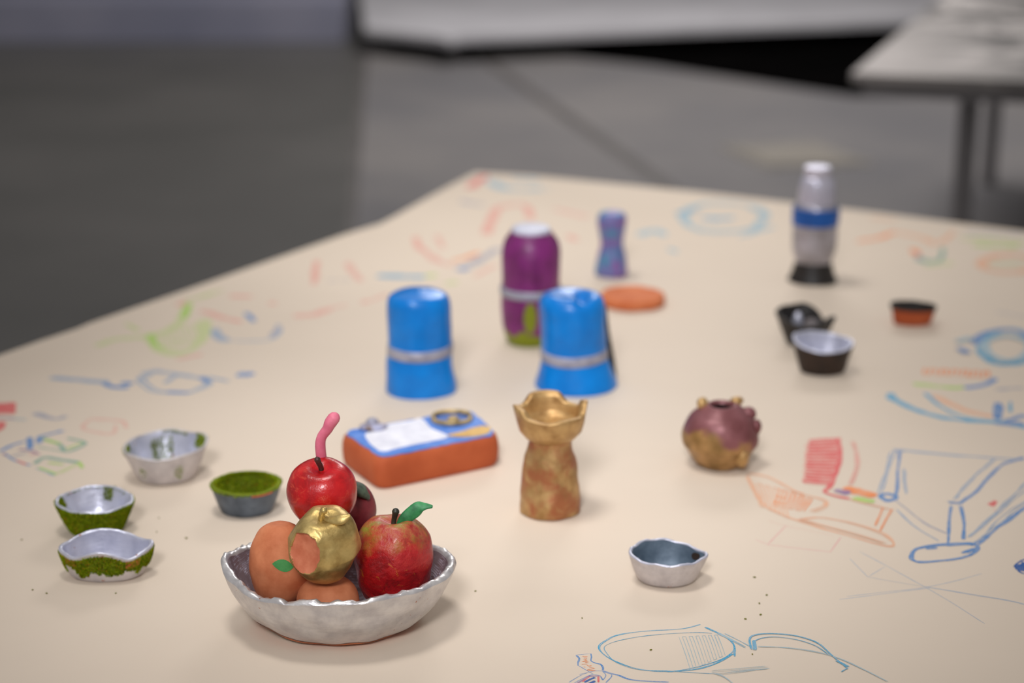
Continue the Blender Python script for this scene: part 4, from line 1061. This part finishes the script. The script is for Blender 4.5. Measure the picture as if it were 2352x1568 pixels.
o = roll(1322, 912, 88, [(80, None), (93, 892), (93, 875), (86, 850), (76, 815), (74, 780), (75, 735), (76, 700), (70, 682), (56, 674), (30, 674), (1, 676)], 'blue clay roll with a pinched dented top, right of the pair', 105, 808, 0.003, lean=(-0.05, 0), bandoff=PI*0.1,
     topdip=lambda x, y: -0.010*math.exp(-((x-0.006)/0.008)**2-((y+0.010)/0.022)**2)+0.003*nz((x, y, 0), 40, 2))
m = mpp(L.y, TZ)
tube('side_strap', [(63*m, 0.018, pz(718)), (70*m, 0.018, pz(780)), (80*m, 0.016, pz(830)), (88*m, 0.014, pz(868))], [0.009, 0.011, 0.011, 0.008], M['black'], o, 12, 5, 0.5, (1, 0.1, 0.2))['label'] = 'thin black strap'

# ------------------------------------------------------------------ purple bottle
L = place(1219, 800, 56); m = mpp(L.y, TZ)
o = thing('purple_bottle', L, 'purple clay bottle with green base and pewter band', 'bottle')
PP = [(0, 0), (48*m, 0.0006), (56*m, 0.005), (62*m, 0.016), (66*m, pz(735)), (67*m, pz(690)), (66*m, pz(650)), (67*m, pz(610)), (66*m, pz(575)), (60*m, pz(552)), (50*m, pz(538)), (44*m, pz(532)), (1*m, pz(531))]
lathe('body', PP, M['purple'], o, 72, 0.0016, 24, 111)
lathe('cap', [(42*m, pz(534)), (44*m, pz(530)), (43*m, pz(524)), (36*m, pz(520)), (1*m, pz(519))], M['capwhite'], o, 48, 0.0006, 40, 112)
bz = pz(664)
lathe('band', [(64*m, bz-0.006), (69*m, bz-0.006), (70.5*m, bz-0.003), (70.5*m, bz+0.003), (69*m, bz+0.006), (64*m, bz+0.006)], M['band'], o, 64, 0.0008, 24, 111, closed=(False, False), smooth_prof=False)

# ------------------------------------------------------------------ small figure
L = place(1404, 640, 34); m = mpp(L.y, TZ)
o = thing('clay_pawn', L, 'small blue and purple speckled clay pawn', 'chess piece')
lathe('body', [(0, 0), (32*m, 0.0006), (37*m, 0.004), (36*m, pz(608)), (32*m, pz(585)), (26*m, pz(565))], M['pawn'], o, 56, 0.0018, 30, 121)
lathe('head', [(25*m, pz(568)), (25*m, pz(556)), (29*m, pz(535)), (33*m, pz(515)), (32*m, pz(498)), (24*m, pz(488)), (1*m, pz(484))], M['pawn'], o, 56, 0.0018, 30, 122)

# ------------------------------------------------------------------ terracotta disc
L = place(1452, 716, 70); m = mpp(L.y, TZ)
o = lathe('clay_disc', [(0, 0), (66*m, 0.0005), (74*m, 0.004), (75*m, 0.010), (71*m, 0.0155), (60*m, 0.017), (40*m, 0.0145), (1*m, 0.0150)], M['disc_clay'], None, 80, 0.0012, 30, 131, shape=lambda th, z: (1-0.06*bumpf(th, 55, 9)-0.05*bumpf(th, 285, 12)+0.012*math.sin(6*th)))
o.location = L
tag(o, 'flat round terracotta clay disc with a nicked edge', 'clay disc')

# ------------------------------------------------------------------ silver bottle
L = place(1866, 657, 52); m = mpp(L.y, TZ)
o = thing('silver_bottle', L, 'silver clay bottle with blue band and black flared foot', 'bottle')
lathe('foot', [(0, 0), (52*m, 0.0005), (55*m, 0.003), (50*m, pz(628)), (43*m, pz(605)), (41*m, pz(598))], M['black'], o, 56, 0.0008, 30, 141)
lathe('body', [(40*m, pz(602)), (42*m, pz(592)), (49*m, pz(570)), (51*m, pz(535)), (51*m, pz(505)), (50*m, pz(478)), (46*m, pz(466))], M['bottle_silver'], o, 56, 0.0012, 26, 142)
lathe('band', [(49*m, pz(512)), (53*m, pz(511)), (53.5*m, pz(492)), (53*m, pz(475)), (49*m, pz(474))], M['royal'], o, 56, 0.0012, 26, 142, closed=(False, False))
lathe('neck', [(42*m, pz(470)), (42*m, pz(460)), (41*m, pz(430)), (37*m, pz(412)), (30*m, pz(404))], M['bottle_top'], o, 56, 0.0012, 26, 143)
lathe('cap', [(27*m, pz(407)), (30*m, pz(404)), (31*m, pz(390)), (29*m, pz(382)), (1*m, pz(381))], M['bottle_top'], o, 48, 0.0005, 40, 144)

# ------------------------------------------------------------------ moss crumbs on the paper
me = None
for (u, v, s_) in [(50, 1240, 1.0), (75, 1355, 1.1), (107, 1363, 1.2), (266, 1363, 1.0), (428, 1236, 1.5), (360, 1222, 0.8), (365, 1190, 0.8), (1092, 1358, 1.0), (1495, 1493, 1.2), (1733, 1326, 1.4), (1761, 1367, 1.3), (1744, 1386, 1.1), (1747, 1412, 1.3), (1712, 1422, 1.2), (1728, 1503, 0.7), (1337, 1420, 0.8)]:
    if me is None:
        o = blob('moss_crumb', (0, 0, 0.0006), (0.0011, 0.0008, 0.0006), simple('moss_crumb', (96, 100, 20), (134, 128, 50), 400, 0.9, 0, 0), None, 3, 0.0003); me = o.data
    else: o = link(bpy.data.objects.new('moss_crumb', me))
    o.location = T(u, v); o.scale = (s_, s_, 1); o.rotation_euler = (0, 0, random.random()*6)
    tag(o, 'tiny green moss crumb lying loose on the paper', 'crumb', 'moss crumbs on the paper')
